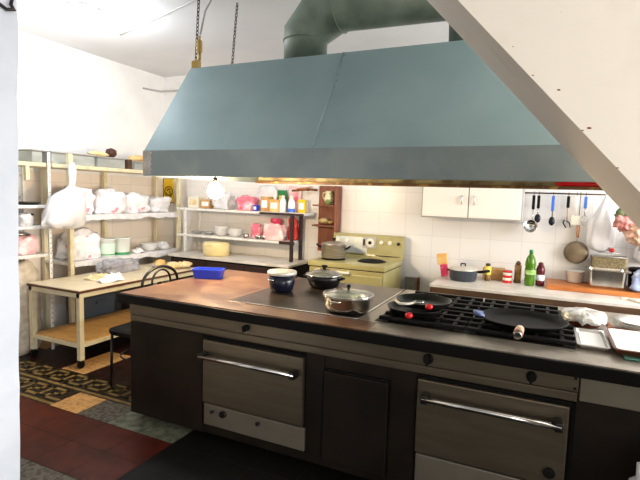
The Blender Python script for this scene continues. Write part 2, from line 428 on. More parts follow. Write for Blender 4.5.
# ------------------------------------------------------------------ extractor hood, duct, chains
HX0, HX1 = -2.40, .42
t = thing('range_hood', 'large teal metal extractor hood with sloped sides hanging over the cooking range', 'extractor hood', (-1., 3.09, 1.656))
b = MB()
def hood_ring(inset, zt):
    return dict(f0=(2.40 + inset, 1.816), f1=(2.85 + inset * .8, zt), b1=(3.33 - inset * .8, zt), b0=(3.78 - inset, 1.816))
b.prism([(2.40, 1.816), (2.85, 2.445), (3.33, 2.445), (3.78, 1.816), (3.765, 1.816), (3.325, 2.435), (2.855, 2.435), (2.415, 1.816)], 'x', HX0, HX1)
for x in (HX0, HX1 - .01):
    b.prism([(2.415, 1.816), (2.855, 2.435), (3.325, 2.435), (3.765, 1.816)], 'x', x, x + .01)
b.build('canopy', 'hood', t)
b = MB()
b.box(HX0 - .004, 2.394, 1.656, HX1 + .004, 2.412, 1.818, bev=.003)
for x in (HX0 - .004, HX1 - .008): b.box(x, 2.412, 1.656, x + .012, 3.786, 1.818)
b.build('front_skirt', 'hood_skirt', t)
b = MB(); b.box(HX0 + .008, 3.768, 1.650, HX1 - .008, 3.786, 1.818); b.build('rear_skirt', 'hood_in', t)
b = MB()
b.box(HX0 + .01, 3.72, 1.652, HX1 - .01, 3.766, 1.664, bev=.003); b.box(HX0 + .01, 3.716, 1.652, HX1 - .01, 3.722, 1.671)
o = b.build('grease_gutter', 'gutter', t); o['label'] = 'brown greasy gutter inside the rear edge'
# scraped patch on the left end of the skirt
b = MB()
poly = [(-2.403, 1.658), (-2.403, 1.815)]
for k in range(13):
    z = 1.812 - k * .0118
    poly.append((-2.335 + .022 * noise.noise(Vector((k * .9, 4, 2))) + .012 * math.sin(k * 2.1), z))
b.prism(poly[::-1], 'y', 2.3925, 2.3945)
o = b.build('scraped_patch', 'hood_patch', t); o['label'] = 'pale scraped corner of bare metal'
b = MB()                                                         # riveted seam down the slope
A = Vector((-1.205, 2.85, 2.445)); B = Vector((-1.185, 2.40, 1.816)); nrm = Vector((0, -.629, .45)).normalized()
b.tube([A + nrm * .0005, B + nrm * .0005], .005, 6)
for k in range(14):
    p = A.lerp(B, (k + .5) / 14) + nrm * .003 + Vector((.014, 0, 0)); b.ball(p, .005, sub=1)
b.build('seam', 'seam', t)
b = MB(); b.box(-2.395, 2.85, 2.44, -2.345, 2.90, 2.50, bev=.004); b.build('lifting_lug', 'brass', t)
b = MB(); b.box(-2.395, 3.28, 2.44, -2.345, 3.33, 2.49, bev=.004); b.build('lifting_lug', 'brass', t)

t = thing('exhaust_duct', 'dark green round metal duct elbowing up from the top of the hood', 'duct', (-1.59, 3.09, 2.445))
b = MB(); b.tube([(-1.595, 3.09, 2.4455), (-1.595, 3.09, 2.66), (-1.40, 3.09, 2.845), (-.50, 3.09, 2.845)], [.150, .150, .185, .195], 28); b.build('pipe', 'duct', t)
b = MB(); b.tube([(-.46, 3.09, 2.4455), (-.46, 3.09, 2.845), (-.2, 3.09, 2.845)], [.15, .17, .19], 28); b.build('branch_pipe', 'duct', t)
for (c, ax, r) in (((-1.595, 3.09, 2.47), 'z', .152), ((-1.595, 3.09, 2.62), 'z', .153)):
    b = MB(); b.torus(c, r, .006, ax, 32, 6); b.build('collar', 'duct', t)
for x in (-1.33,):
    b = MB(); b.torus((x, 3.09, 2.845), .190, .006, 'x', 32, 6); b.build('collar', 'duct', t)

def chain(name, p0, p1, label):
    p0, p1 = Vector(p0), Vector(p1); d = p1 - p0; n = int(d.length / .026)
    t = thing(name, label, 'chain', p0, 'chains holding up the hood')
    b = MB()
    for k in range(n):
        c = p0 + d * (k + .5) / n; pts = []
        for q in range(10):
            a = 2 * PI * q / 10; u, v = .009 * math.cos(a), .018 * math.sin(a)
            pts.append(c + (Vector((u, 0, v)) if k % 2 else Vector((0, u, v))))
        b.tube(pts, .0032, 5, closed=True)
    b.build('links', 'chain', t); return t
c1 = chain('hanging_chain', (-2.372, 2.875, 2.50), (-2.342, 2.875, 3.05), 'iron chain with brass turnbuckle rising from the front left corner of the hood')
b = MB(); b.cyl((-2.335, 2.868, 2.50), (-2.335, 2.868, 2.56), .012, 10); b.box(-2.352, 2.855, 2.555, -2.32, 2.885, 2.64, bev=.006); b.cyl((-2.335, 2.868, 2.64), (-2.335, 2.868, 2.67), .008, 8)
o = b.build('turnbuckle', 'brass', c1); o['label'] = 'brass turnbuckle beside the chain'
chain('hanging_chain', (-2.37, 3.305, 2.49), (-2.32, 3.305, 3.05), 'plain iron chain rising from the far left corner of the hood behind the front one')

b = MB(); b.tube([(-2.33, 2.87, 2.68), (-2.31, 2.9, 2.85), (-2.25, 2.95, 3.0), (-2.3, 3.0, 3.04), (-2.6, 3.13, 3.043), (-3.1, 3.30, 3.043), (-3.85, 3.55, 3.043)], .007, 6)
tag(b.build('ceiling_cable', 'cable', at=(-2.6, 3.13, 3.04)), 'thin grey cable clipped along the ceiling to the hood chain', 'cable')
b = MB(); b.tube([(XL + .012, 4.70, 2.83), (XL + .012, 5.0, 2.85), (-4.4, YB - .012, 2.86), (-3.2, YB - .012, 2.86)], .011, 6)
tag(b.build('wall_conduit', 'cable', at=(-4.4, YB - .01, 2.86)), 'thin grey conduit running along the white wall just below the ceiling', 'conduit')

t = thing('ceiling_lamp', 'bright round white lamp on the ceiling at the upper left', 'lamp', (-3.60, 2.93, ZC))
b = MB(); b.lathe((-3.60, 2.93, ZC - .03), [(0, 0), (.13, 0), (.13, .03), (0, .03)]); b.build('mount', 'white_metal', t)
b = MB(); b.lathe((-3.60, 2.93, ZC - .12), [(0, 0), (.06, .006), (.105, .03), (.12, .06), (.115, .09), (0, .09)]); b.build('lamp_shade', 'lampglass', t)
BX, BY, BZ = -2.30, 3.02, 1.575
t = thing('light_bulb', 'bare glowing light bulb hanging under the left end of the hood', 'light bulb', (BX, BY, BZ))
b = MB(); b.lathe((BX, BY, BZ - .045), [(0, -.02), (.03, -.013), (.052, .012), (.058, .04), (.048, .072), (.024, .098), (.016, .105), (0, .105)]); b.build('bulb_glass', 'bulbglass', t)
b = MB(); b.cyl((BX, BY, BZ + .06), (BX, BY, BZ + .10), .018, 12); b.build('socket', 'blackplastic', t)
b = MB(); b.tube([(BX, BY, BZ + .10), (BX, BY, 2.434)], .004, 6); b.build('cord', 'blackplastic', t)

# twisted wire hook at the top of the white wall end
b = MB()
b.tube([(-1.818, 1.19, 2.27), (-1.792, 1.16, 2.215), (-1.785, 1.165, 2.198), (-1.80, 1.15, 2.195), (-1.83, 1.12, 2.225), (-1.845, 1.10, 2.26)], .006, 8)
b.tube([(-1.828, 1.16, 2.26), (-1.825, 1.14, 2.20), (-1.826, 1.18, 2.145), (-1.84, 1.195, 2.13)], .005, 8)
tag(b.build('wall_hook', 'chain', at=(-1.82, 1.16, 2.2)), 'bent dark wire hook on the white wall end at top left', 'hook')

# ------------------------------------------------------------------ cooking range (island)
IX0, IX1, IY0, IY1, IZ = -2.55, 1.0, 2.31, 3.53, .88
FY = 2.36                                                         # face of the range
t = thing('cooking_range', 'long stainless steel kitchen range with two ovens below the dark worktop', 'range', (-.78, 2.95, 0))
b = MB(); b.box(-2.42, 2.46, 0, .95, 3.42, .10); b.build('plinth', 'void', t)
b = MB(); b.box(-2.488, FY + .012, .05, IX1 - .05, 3.48, .814, bev=.004); b.build('body', 'steel_dark', t)
b = MB(); b.box(-2.489, FY - .004, .735, .174, FY + .012, .814, bev=.003); b.build('control_fascia', 'steel', t)
b = MB(); b.box(-2.489, FY + .001, .690, .172, FY + .012, .729, bev=.003); b.build('rail_band', 'steel', t)
b = MB(); b.box(.180, FY - .006, .700, IX1 - .05, FY + .012, .814, bev=.003); b.build('side_fascia', 'steel_pale', t)
b = MB(); b.box(-2.489, FY, .052, -1.885, FY + .012, .686, bev=.003); b.cyl((-2.228, FY + .004, .594), (-2.228, FY - .004, .594), .014, 14)
b.build('side_panel', 'steel_dark', t)
for (x0, x1, m) in ((-1.165, -1.055, 'steel_dark'), (-.675, -.54, 'steel_dark'), (.155, .172, 'void')):
    box_obj('stile', m, (x0, FY + .003, .10, x1, FY + .013, .686), t, .002)
for (x0, x1, z0, z1, hz, hx0, hx1) in ((-1.865, -1.172, .262, .660, .572, -1.85, -1.20), (-.530, .146, .288, .668, .592, -.495, .118)):
    d = box_obj('oven_door', 'steel', (x0, FY - .022, z0, x1, FY + .012, z1), t, .006)
    b = MB(); b.cyl((hx0, FY - .075, hz), (hx1, FY - .075, hz), .0145, 14); b.build('handle_bar', 'chrome', d)
    for hx in (hx0 + .012, hx1 - .012):
        b = MB(); b.box(hx - .018, FY - .088, hz - .022, hx + .018, FY - .020, hz + .022, bev=.008); b.build('handle_bracket', 'black', d)
    b = MB(); b.box(x0, FY - .002, z1 + .001, x1, FY + .010, z1 + .018); b.build('door_gap', 'void', d)
b = MB(); b.cyl((.084, FY - .020, .351), (.084, FY - .032, .351), .026, 22); b.cyl((.084, FY - .032, .351), (.084, FY - .036, .351), .014, 16)
o = b.build('thermostat', 'black', t); o['label'] = 'round black badge low on the right oven door'
d1 = box_obj('drawer', 'steel_pale', (-1.86, FY - .012, .118, -1.158, FY + .012, .252), t, .004)
for (x, r) in ((-1.79, .010), (-1.71, .022), (-1.46, .012)):
    b = MB(); b.cyl((x, FY - .010, .215), (x, FY - .030, .215), r, 14); b.build('drawer_knob', 'black', d1)
d2 = box_obj('drawer', 'steel_pale', (-.525, FY - .012, .118, .146, FY + .012, .276), t, .004)
d = box_obj('cupboard_door', 'steel_dark', (-1.047, FY - .014, .10, -.683, FY + .012, .610), t, .005)
b = MB(); b.box(-1.047, FY - .004, .612, -.683, FY + .010, .622); b.build('door_gap', 'void', d)
for x, r in ((-1.559, .020), (-.486, .026), (-.017, .024)):
    k = MB(); k.cyl((x, FY - .004, .774), (x, FY - .030, .774), r, 20, r * .85); k.box(x - .006, FY - .042, .774 - r, x + .006, FY - .028, .774 + r, bev=.002)
    k.build('control_knob', 'blackplastic', t)
for z in (.752, .798):
    k = MB(); k.cyl((.160, FY - .004, z), (.160, FY - .010, z), .007, 10); k.build('bolt', 'black', t)

t = thing('worktop', 'long dark edged worktop of brown worn metal covering the range', 'worktop', (-.78, 2.92, .83))
b = MB(); b.box(IX0, IY0, .816, IX1, IY1, .874, bev=.004); b.build('slab', 'edge', t)
b = MB(); b.box(IX0 + .012, IY0 + .012, .874, -1.80, IY1 - .01, .880); b.build('wood_coloured_top', 'brown_top', t)
b = MB(); b.box(-1.80, IY0 + .012, .874, -.80, 2.50, .880); b.build('front_strip', 'brown_top', t)
b = MB(); b.box(-1.80, 2.50, .874, -.925, IY1 - .01, .880, bev=.002); o = b.build('griddle_plate', 'griddle', t); o['label'] = 'flat dark griddle plate'
b = MB(); b.box(-1.66, 2.496, .8795, -.92, 2.508, .886, bev=.002); b.box(-.928, 2.508, .8795, -.916, 3.40, .886, bev=.002)
o = b.build('griddle_rim', 'chrome', t); o['label'] = 'shiny rim round the griddle'
b = MB(); b.box(-.915, 2.50, .874, IX1 - .012, IY1 - .01, .880, bev=.002); b.build('hob_plate', 'hob', t)
b = MB(); b.box(-.80, IY0 + .012, .874, IX1 - .012, 2.50, .880); b.build('front_strip', 'hob', t)

for (x0, x1, y0, y1) in ((-.83, .163, 2.525, 2.92), (-.83, .125, 2.95, 3.39)):
    b = MB(); b.box(x0, y0, .879, x1, y1, .8815, bev=.001); b.build('burner_well', 'iron', t)
# burners under the grates, then the cast iron grates
GX = ((-.81, -.35), (-.34, .165)); GY = ((2.545, 2.90), (2.97, 3.37))
def grate(x0, x1, y0, y1, label):
    cx, cy = (x0 + x1) / 2, (y0 + y1) / 2
    g = thing('burner_grate', label, 'burner grate', (cx, cy, .880), 'cast iron burner grates')
    b = MB(); z0, z1 = .888, .908
    n = 4
    for k in range(n):
        y = y0 + .01 + (y1 - y0 - .02) * k / (n - 1)
        b.box(x0, y - .014, z0, x1, y + .014, z1, bev=.005)
    for x in (x0 + .06, cx - .075, cx + .075, x1 - .06): b.box(x - .010, y0, z0, x + .010, y1, z1 - .004, bev=.003)
    b.build('bars', 'iron', g)
    for x in (x0 + .06, x1 - .06):
        for y in (y0 + .012, y1 - .012):
            k = MB(); k.cyl((x, y, .8818), (x, y, .890), .011, 8); k.build('foot', 'iron', g)
    return g
names = {(0, 0): 'black cast iron grate under the pans with red knobs', (1, 0): 'black cast iron grate at the front under the big round frying pan',
         (0, 1): 'black cast iron grate at the back behind the stacked pans', (1, 1): 'black cast iron grate at the back behind the big frying pan'}
for i in (0, 1):
    for j in (0, 1):
        g = grate(GX[i][0], GX[i][1] - (.065 if (i, j) == (1, 1) else 0), GY[j][0], GY[j][1], names[(i, j)])
        cx, cy = (GX[i][0] + GX[i][1]) / 2, (GY[j][0] + GY[j][1]) / 2
        b = MB(); b.lathe((cx, cy, .8815), [(0, 0), (.055, 0), (.055, .003), (.035, .004), (.035, .005), (0, .0055)]); b.build('burner_head', 'iron', t)

# ------------------------------------------------------------------ cookware on the range
def add_knob(parent, c, m='blackplastic', r=.018, h=.028):
    b = MB(); b.lathe(c, [(0, 0), (r * .5, 0), (r * .5, h * .4), (r, h * .55), (r, h * .9), (0, h)], 14); return b.build('knob', m, parent)
def loop_handle(parent, c, ang, w, out, m, r=.006, name='handle'):
    """side handle: a loop standing out horizontally from the pot"""
    d = Vector((math.cos(ang), math.sin(ang), 0)); s = Vector((-d.y, d.x, 0)); c = Vector(c)
    b = MB(); b.tube([c - s * w - d * .012, c - s * w + d * out * .6, c - s * w * .6 + d * out, c + s * w * .6 + d * out, c + s * w + d * out * .6, c + s * w - d * .012], r, 8)
    return b.build(name, m, parent)

# navy pot
px, py = -1.665, 2.955
t = thing('cooking_pot', 'dark navy pot with a pale flat lid on the griddle', 'pot', (px, py, .886))
b = MB(); b.lathe((px, py, .881), [(0, 0), (.066, 0), (.078, .010), (.088, .05), (.094, .118), (.088, .118), (.08, .05), (.07, .012), (0, .010)], 32); b.build('body', 'navy', t)
b = MB(); b.lathe((px, py, .9995), [(.098, 0), (.104, .002), (.104, .020), (.098, .026), (.05, .033), (0, .035)], 32); b.build('lid', 'lidwhite', t)
b = MB(); b.ball((px, py, 1.038), .007, sub=2); b.build('lid_pin', 'chrome', t)
loop_handle(t, (px - .03, py - .088, .972), -PI / 2 - .35, .022, .026, 'chrome', .005)
loop_handle(t, (px + .05, py + .078, .972), PI / 2 - .3, .022, .026, 'navy', .005)

# black casserole with glass lid
px, py = -1.475, 3.255
t = thing('casserole_pot', 'black casserole with a domed glass lid on the back of the griddle', 'pot', (px, py, .886))
b = MB(); b.lathe((px, py, .881), [(0, 0), (.088, 0), (.108, .014), (.126, .06), (.132, .092), (.126, .092), (.118, .06), (.10, .018), (0, .012)], 36); b.build('body', 'black', t)
b = MB(); b.lathe((px, py, .974), [(.130, 0), (.136, .001), (.136, .006), (.128, .010), (.09, .028), (.045, .038), (0, .041), ], 36); b.build('lid', 'glass', t)
b = MB(); b.torus((px, py, .978), .133, .005, 'z', 36, 6); b.build('lid_rim', 'chrome', t)
add_knob(t, (px, py, 1.014), r=.024, h=.034)
loop_handle(t, (px - .125, py, .955), PI, .03, .03, 'blackplastic', .007); loop_handle(t, (px + .125, py, .955), 0, .03, .03, 'blackplastic', .007)

# steel saucepan
px, py = -1.035, 2.64
t = thing('saute_pan', 'polished steel pan with a glass lid at the front edge of the griddle', 'pan', (px, py, .887))
b = MB(); b.lathe((px, py, .887), [(0, 0), (.105, 0), (.128, .010), (.142, .04), (.146, .088), (.154, .094), (.152, .097), (.141, .09), (.136, .042), (.122, .014), (0, .010)], 40); b.build('body', 'inox', t)
b = MB(); b.lathe((px, py, .985), [(.146, 0), (.151, .001), (.148, .005), (.10, .018), (.05, .025), (0, .027)], 40); b.build('lid', 'glass', t)
b = MB(); b.torus((px, py, .988), .149, .004, 'z', 40, 6); b.build('lid_rim', 'chrome', t)
add_knob(t, (px, py, 1.011), r=.012, h=.034)
loop_handle(t, (px - .015, py - .145, .968), -PI / 2 - .1, .03, .03, 'inox', .006); loop_handle(t, (px + .015, py + .145, .968), PI / 2 - .1, .03, .03, 'inox', .006)

# blue tray
t = thing('plastic_tub', 'small blue open plastic tub on the brown end of the worktop', 'tub', (-2.36, 3.06, .881))
b = MB()
a = .62; R = Matrix.Rotation(.05, 3, 'Z')
def rrect(hx, hy, r, n=5):
    out = []
    for (sx, sy, a0) in ((1, 1, 0), (-1, 1, PI / 2), (-1, -1, PI), (1, -1, 3 * PI / 2)):
        for k in range(n):
            an = a0 + PI / 2 * k / (n - 1); out.append((sx * (hx - r) + r * math.cos(an), sy * (hy - r) + r * math.sin(an)))
    return out
def rtub(mb, c, levels, R=None):
    """stack of rounded rectangles (hx, hy, r, z); first and last are capped"""
    rings = []
    for hx, hy, r, z in levels:
        ring = []
        for (x, y) in rrect(hx, hy, r):
            p = Vector((x, y, z)); p = R @ p if R else p
            ring.append(mb.bm.verts.new(p + Vector(c)))
        rings.append(ring)
    n = len(rings[0])
    for A, B in zip(rings, rings[1:]):
        for k in range(n):
            f = mb.bm.faces.new((A[k], A[(k + 1) % n], B[(k + 1) % n], B[k])); f.material_index = mb.mi
    mb.bm.faces.new(rings[0][::-1]).material_index = mb.mi; mb.bm.faces.new(rings[-1]).material_index = mb.mi
RT = Matrix.Rotation(math.radians(20), 3, 'Z')
rtub(b, (-2.405, 3.085, .881), [(.105, .055, .02, 0), (.118, .066, .025, .066), (.122, .070, .026, .068), (.122, .070, .026, .074), (.113, .061, .023, .074), (.100, .050, .02, .006)], RT)
b.build('body', 'blue', t)

# two stacked frying pans with red-tipped handles
px, py = -.665, 2.845
def fry_pan(name, label, c, r, h, m, hang, hl, tip):
    t = thing(name, label, 'frying pan', c)
    b = MB(); b.lathe(c, [(0, 0), (r * .78, 0), (r * .9, .008), (r, h), (r * 1.015, h + .002), (r * .985, h + .002), (r * .88, .013), (r * .76, .007), (0, .006)], 40); b.build('pan_body', m, t)
    d = Vector((math.cos(hang), math.sin(hang), 0)); p = Vector(c) + d * r * .97 + Vector((0, 0, h * .75))
    b = MB(); b.tube([p, p + d * hl * .4 + Vector((0, 0, .012)), p + d * hl + Vector((0, 0, .016))], [.010, .012, .013], 10); b.build('handle', 'blackplastic', t)
    if tip:
        e = p + d * hl + Vector((0, 0, .016)); b = MB(); b.ball(e + d * .005, .021, 1, 1, .8, sub=2); b.build('handle_tip', tip, t)
    return t
fry_pan('frying_pan', 'lower black frying pan of the stack, red tipped handle furthest left', (-.655, 2.725, .908), .158, .034, 'black', math.radians(-83), .10, 'redgloss')
fry_pan('frying_pan', 'upper black frying pan of the stack, with a red tipped handle to its right', (-.615, 2.765, .946), .157, .036, 'black', math.radians(-70), .065, 'redgloss')
t = thing('serving_spoon', 'white handled spoon with a round end resting across the upper pan', 'spoon', (-.66, 2.56, .985))
b = MB(); b.tube([(-.735, 2.60, .992), (-.70, 2.555, .988), (-.655, 2.565, .988), (-.628, 2.60, .992)], [.007, .008, .007, .007], 8); b.build('handle', 'ivory', t)
b = MB(); b.lathe((-.606, 2.615, .986), [(0, 0), (.020, .003), (.029, .013), (.026, .014), (.018, .007), (0, .005)], 18); b.build('bowl', 'chrome', t)

# big frying pan
px, py = -.082, 2.765; WZ = .909
t = thing('wok_pan', 'very wide shallow black pan with a handle pointing at the front edge', 'pan', (px, py, WZ))
b = MB(); b.lathe((px, py, WZ), [(0, 0), (.150, 0), (.185, .008), (.214, .034), (.220, .036), (.214, .038), (.182, .014), (.148, .006), (0, .005)], 48)
b.build('pan_body', 'iron', t)
b = MB(); b.tube([(px, py - .208, .936), (px - .001, py - .235, .946), (px - .002, py - .265, .948)], [.016, .013, .014], 10); b.build('handle', 'blackplastic', t)
b = MB(); b.tube([(px - .002, py - .262, .948), (px - .006, py - .335, .940)], [.020, .023], 12); o = b.build('handle_wrap', 'tanflower', t); o['label'] = 'pale pink cloth wrap on the handle'
b = MB(); b.tube([(px - .006, py - .335, .940), (px - .007, py - .358, .937)], [.021, .018], 12); b.build('handle_end', 'chrome', t)
b = MB(); b.tube([(px - .190, py - .07, .944), (px - .225, py - .085, .955), (px - .240, py - .04, .956), (px - .205, py - .01, .946)], .011, 8); b.build('blue_glint', 'glintblue', t)  # bluish window reflection on the pan, modelled as a bent tube

# foil covered bowl, tray, plates
px, py = .222, 3.045
t = thing('covered_bowl', 'brown bowl covered with crumpled foil behind the white steel tray', 'bowl', (px, py, .881))
b = MB(); b.lathe((px, py, .881), [(0, 0), (.065, 0), (.08, .008), (.106, .055), (.108, .070), (.098, .070), (0, .055)], 32); b.build('bowl_body', 'brownbowl', t)
b = MB(); rings = []; NF = 64
for q, (r, z) in enumerate(((.004, .092), (.04, .091), (.08, .086), (.104, .079), (.113, .066), (.115, .048), (.114, .036))):
    ring = []
    for k in range(NF):
        a = 2 * PI * k / NF; ca, sa = math.cos(a), math.sin(a)
        nz = noise.noise(Vector((ca * 4, sa * 4, q * .6)))
        dr = (.004 if q > 3 else .001) * nz; dz = (.022 if q == 6 else .004) * noise.noise(Vector((ca * 5, sa * 5, q * .3 + 4)))
        ring.append(b.bm.verts.new((px + (r + dr) * ca, py + (r + dr) * sa, .881 + z + dz)))
    rings.append(ring)
for A, B in zip(rings, rings[1:]):
    for k in range(NF): b.bm.faces.new((A[k], A[(k + 1) % NF], B[(k + 1) % NF], B[k]))
b.bm.faces.new(rings[0]); b.build('foil_cover', 'foil', t)

t = thing('steel_pan', 'shallow rectangular steel pan holding a white sheet near the front edge', 'tray', (.235, 2.71, .881))
b = MB(); rtub(b, (.238, 2.715, .881), [(.058, .155, .012, 0), (.066, .165, .014, .016), (.071, .170, .015, .017), (.071, .170, .015, .021), (.060, .158, .012, .021), (.054, .15, .012, .005)]); b.build('pan_body', 'alu', t)
b = MB(); b.box(.188, 2.572, .8865, .288, 2.858, .8905, bev=.001); b.build('paper_sheet', 'paper', t)

b = MB(); b.box(.35, 2.462, .881, .80, 2.56, .8905, bev=.002)
tag(b.build('glass_board', 'teal', at=(.56, 2.47, .881)), 'teal edged glass board at the front edge under the white tray', 'glass board')
t = thing('serving_tray', 'big white tray with a dark brown rim at the right end of the worktop', 'tray', (.58, 2.72, .891))
b = MB(); rtub(b, (.588, 2.715, .891), [(.262, .205, .03, 0), (.275, .218, .035, .022), (.280, .223, .036, .024), (.272, .215, .034, .027), (.255, .198, .03, .012)]); b.build('rim', 'brownedge', t)
b = MB(); rtub(b, (.588, 2.715, .904), [(.254, .197, .03, 0), (.262, .205, .03, .009)]); b.build('inner_sheet', 'paper', t)
for k in range(3):
    q = MB(); c = (.505, 3.125, .881 + k * .012)
    q.lathe(c, [(0, 0), (.075, 0), (.085, .004), (.130, .022), (.132, .025), (.082, .009), (0, .007)], 36)
    tag(q.build('dinner_plate', 'whiteware', at=c), ('bottom', 'middle', 'top')[k] + ' white plate of the stack behind the white tray', 'plate', 'stacked white plates')
b = MB(); b.prism([(.338, 2.972), (.366, 2.955), (.369, 2.99), (.345, 3.20)], 'z', .8805, .896)
tag(b.build('cardboard_piece', 'cardboard', at=(.33, 3.08, .881)), 'torn brown cardboard triangle between foil bowl and plates', 'cardboard')

# white crumpled bag on the floor at the lower right corner
def blob_bag(name, m, c, r, s, seed, label, cat, group=None, amp=.26, freq=1.5, flat=None, sub=4, shape=None):
    b = MB(); zc = c[2] + (r * s[2]) * .82
    if shape is None:
        shape = lambda p: Vector([math.copysign(abs(v) ** .72, v) for v in p]) * (1 / max(.75, sum(abs(v) ** 2.8 for v in p) ** (1 / 2.8))) * .93
    b.ball((c[0], c[1], zc), r, s[0], s[1], s[2], sub, amp, freq, seed, flat=-(r * s[2]) * .8 if flat is None else flat, shape=shape, crease=.09)
    zmin = min(v.co.z for v in b.bm.verts)
    for v in b.bm.verts: v.co.z += c[2] + .001 - zmin
    o = b.build(name, m, at=c)
    if label: tag(o, label, cat, group)
    return o
blob_bag('plastic_bag', 'plastic', (.56, 2.17, 0), .19, (1, .55, 1.65), 31, 'white plastic bag standing on the floor in front of the range', 'bag')

# ------------------------------------------------------------------ green stove by the back wall
t = thing('electric_stove', 'olive green electric stove with raised control panel by the tiled wall', 'stove', (-1.755, 4.66, 0))
SX0, SX1, SY0, SY1 = -2.163, -1.352, 4.36, 4.97
box_obj('body', 'olive', (SX0 + .01, SY0 + .02, .06, SX1 - .01, SY1, .842), t, .006)
box_obj('plinth', 'void', (SX0 + .04, SY0 + .06, 0, SX1 - .04, SY1 - .02, .06), t)
box_obj('gap', 'void', (SX0 + .012, SY0 + .022, .840, SX1 - .012, SY1 - .002, .852), t)
b = MB(); b.box(SX0, SY0, .850, SX1, SY1 + .01, .902, bev=.012, seg=3); b.build('cooktop', 'olive', t)
d = box_obj('oven_door', 'olive', (SX0 + .03, SY0 - .005, .16, SX1 - .03, SY0 + .02, .80), t, .008)
b = MB(); b.box(SX0 + .10, SY0 - .05, .805, SX0 + .46, SY0 - .028, .829, bev=.008); b.box(SX0 + .11, SY0 - .03, .807, SX0 + .13, SY0 + .02, .826); b.box(SX0 + .43, SY0 - .03, .807, SX0 + .45, SY0 + .02, .826)
b.build('door_handle', 'ivory', d)
for (bx, by, r) in ((-1.585, 4.66, .14), (-1.985, 4.60, .12), (-1.60, 4.48, .0), (-1.95, 4.48, .0)):
    if not r: continue
    b = MB(); b.lathe((bx, by, .902), [(0, 0), (r, 0), (r + .008, .004), (r, .006), (0, .004)], 32)
    for q in range(4): b.torus((bx, by, .910), r * (.25 + .2 * q), .007, 'z', 28, 6)
    b.build('burner', 'iron', t)
b = MB(); b.prism([(4.94, .90), (4.955, 1.13), (4.965, 1.15), (5.045, 1.15), (5.05, .90)], 'x', SX0 + .02, SX1 + .0); b.build('control_panel', 'olive', t)
b = MB(); b.prism([(4.9385, .945), (4.950, 1.118), (4.953, 1.118), (4.943, .945)], 'x', SX0 + .05, SX0 + .42); b.build('chrome_panel', 'olive_panel', t)
b = MB(); b.box(SX0 + .03, 4.935, .926, SX1 - .02, 4.946, .936); b.build('chrome_strip', 'chrome', t)
def dial(x, z, r, m, name='dial'):
    y = 4.94 + (z - .90) * .065
    b = MB(); b.cyl((x, y + .004, z), (x, y - .018, z), r, 20, r * .85); return b.build(name, m, t)
for x in (-2.09, -1.98, -1.87): dial(x, 1.075, .022, 'ivory')
for x in (-1.585, -1.49): dial(x, 1.075, .022, 'ivory')
dial(-1.395, 1.07, .018, 'black')
b = MB(); b.box(-1.795, 4.936, 1.005, -1.645, 4.952, 1.125, bev=.003); ck = b.build('timer_panel', 'cabgrey', t)
b = MB(); b.cyl((-1.705, 4.945, 1.066), (-1.705, 4.930, 1.066), .047, 28); b.build('timer_face', 'ivory', ck)
b = MB(); b.cyl((-1.705, 4.932, 1.066), (-1.705, 4.918, 1.066), .018, 18); b.build('timer_knob', 'blackplastic', ck)
b = MB(); b.box(-1.785, 4.932, 1.03, -1.765, 4.938, 1.10, bev=.002); b.build('timer_scale', 'blackplastic', ck)

px, py = -1.985, 4.60
t = thing('stock_pot', 'tall shiny steel pot with black handles standing on the green stove', 'pot', (px, py, .917))
Z = .918
b = MB(); b.lathe((px, py, Z), [(0, 0), (.115, 0), (.125, .008), (.127, .135), (.132, .138), (.129, .141), (.121, .135), (.118, .012), (0, .008)], 36); b.build('body', 'inox_matt', t)
b = MB(); b.lathe((px, py, Z + .141), [(.125, 0), (.129, .001), (.126, .008), (.08, .024), (0, .032)], 36); b.build('lid', 'inox_matt', t)
add_knob(t, (px, py, Z + .172), r=.02, h=.034)
for sx in (-1, 1):
    b = MB(); b.tube([(px + sx * .122, py, Z + .095), (px + sx * .155, py - .01, Z + .105), (px + sx * .19, py - .02, Z + .132)], [.008, .011, .009], 8); b.build('handle', 'blackplastic', t)

# ------------------------------------------------------------------ right counter along the back wall
CX0, CX1, CY0, CZ = -.912, 2.2, 4.30, .80
t = thing('back_counter', 'long pale stone counter with a thick dark timber edge along the tiled wall', 'counter', (.64, 4.69, 0))
b = MB(); b.box(CX0, CY0 + .004, .775, CX1, 5.075, .800, bev=.004); b.build('top', 'marble', t)
b = MB(); b.box(CX0 + .006, CY0, .690, CX1, CY0 + .035, .776, bev=.004); b.build('front_edge', 'darkwood', t)
for x in (CX0 + .02, .2, 1.3, CX1 - .12):
    b = MB(); b.box(x, 4.40, 0, x + .10, 5.07, .775); b.build('support', 'brick', t)
# the gap by the stove where the tiles stop
b = MB(); b.box(-1.335, 5.04, .0, -1.205, 5.078, .716, bev=.003)
tag(b.build('wall_post', 'brick', at=(-1.27, 5.06, 0)), 'short grey brown pier below the tiles right of the stove', 'pier')
b = MB(); b.box(-1.205, 5.05, 0, -1.18, 5.078, .72)
tag(b.build('drain_pipe', 'rust', at=(-1.19, 5.06, 0)), 'thin rusty pipe beside the grey pier near the stove', 'pipe')

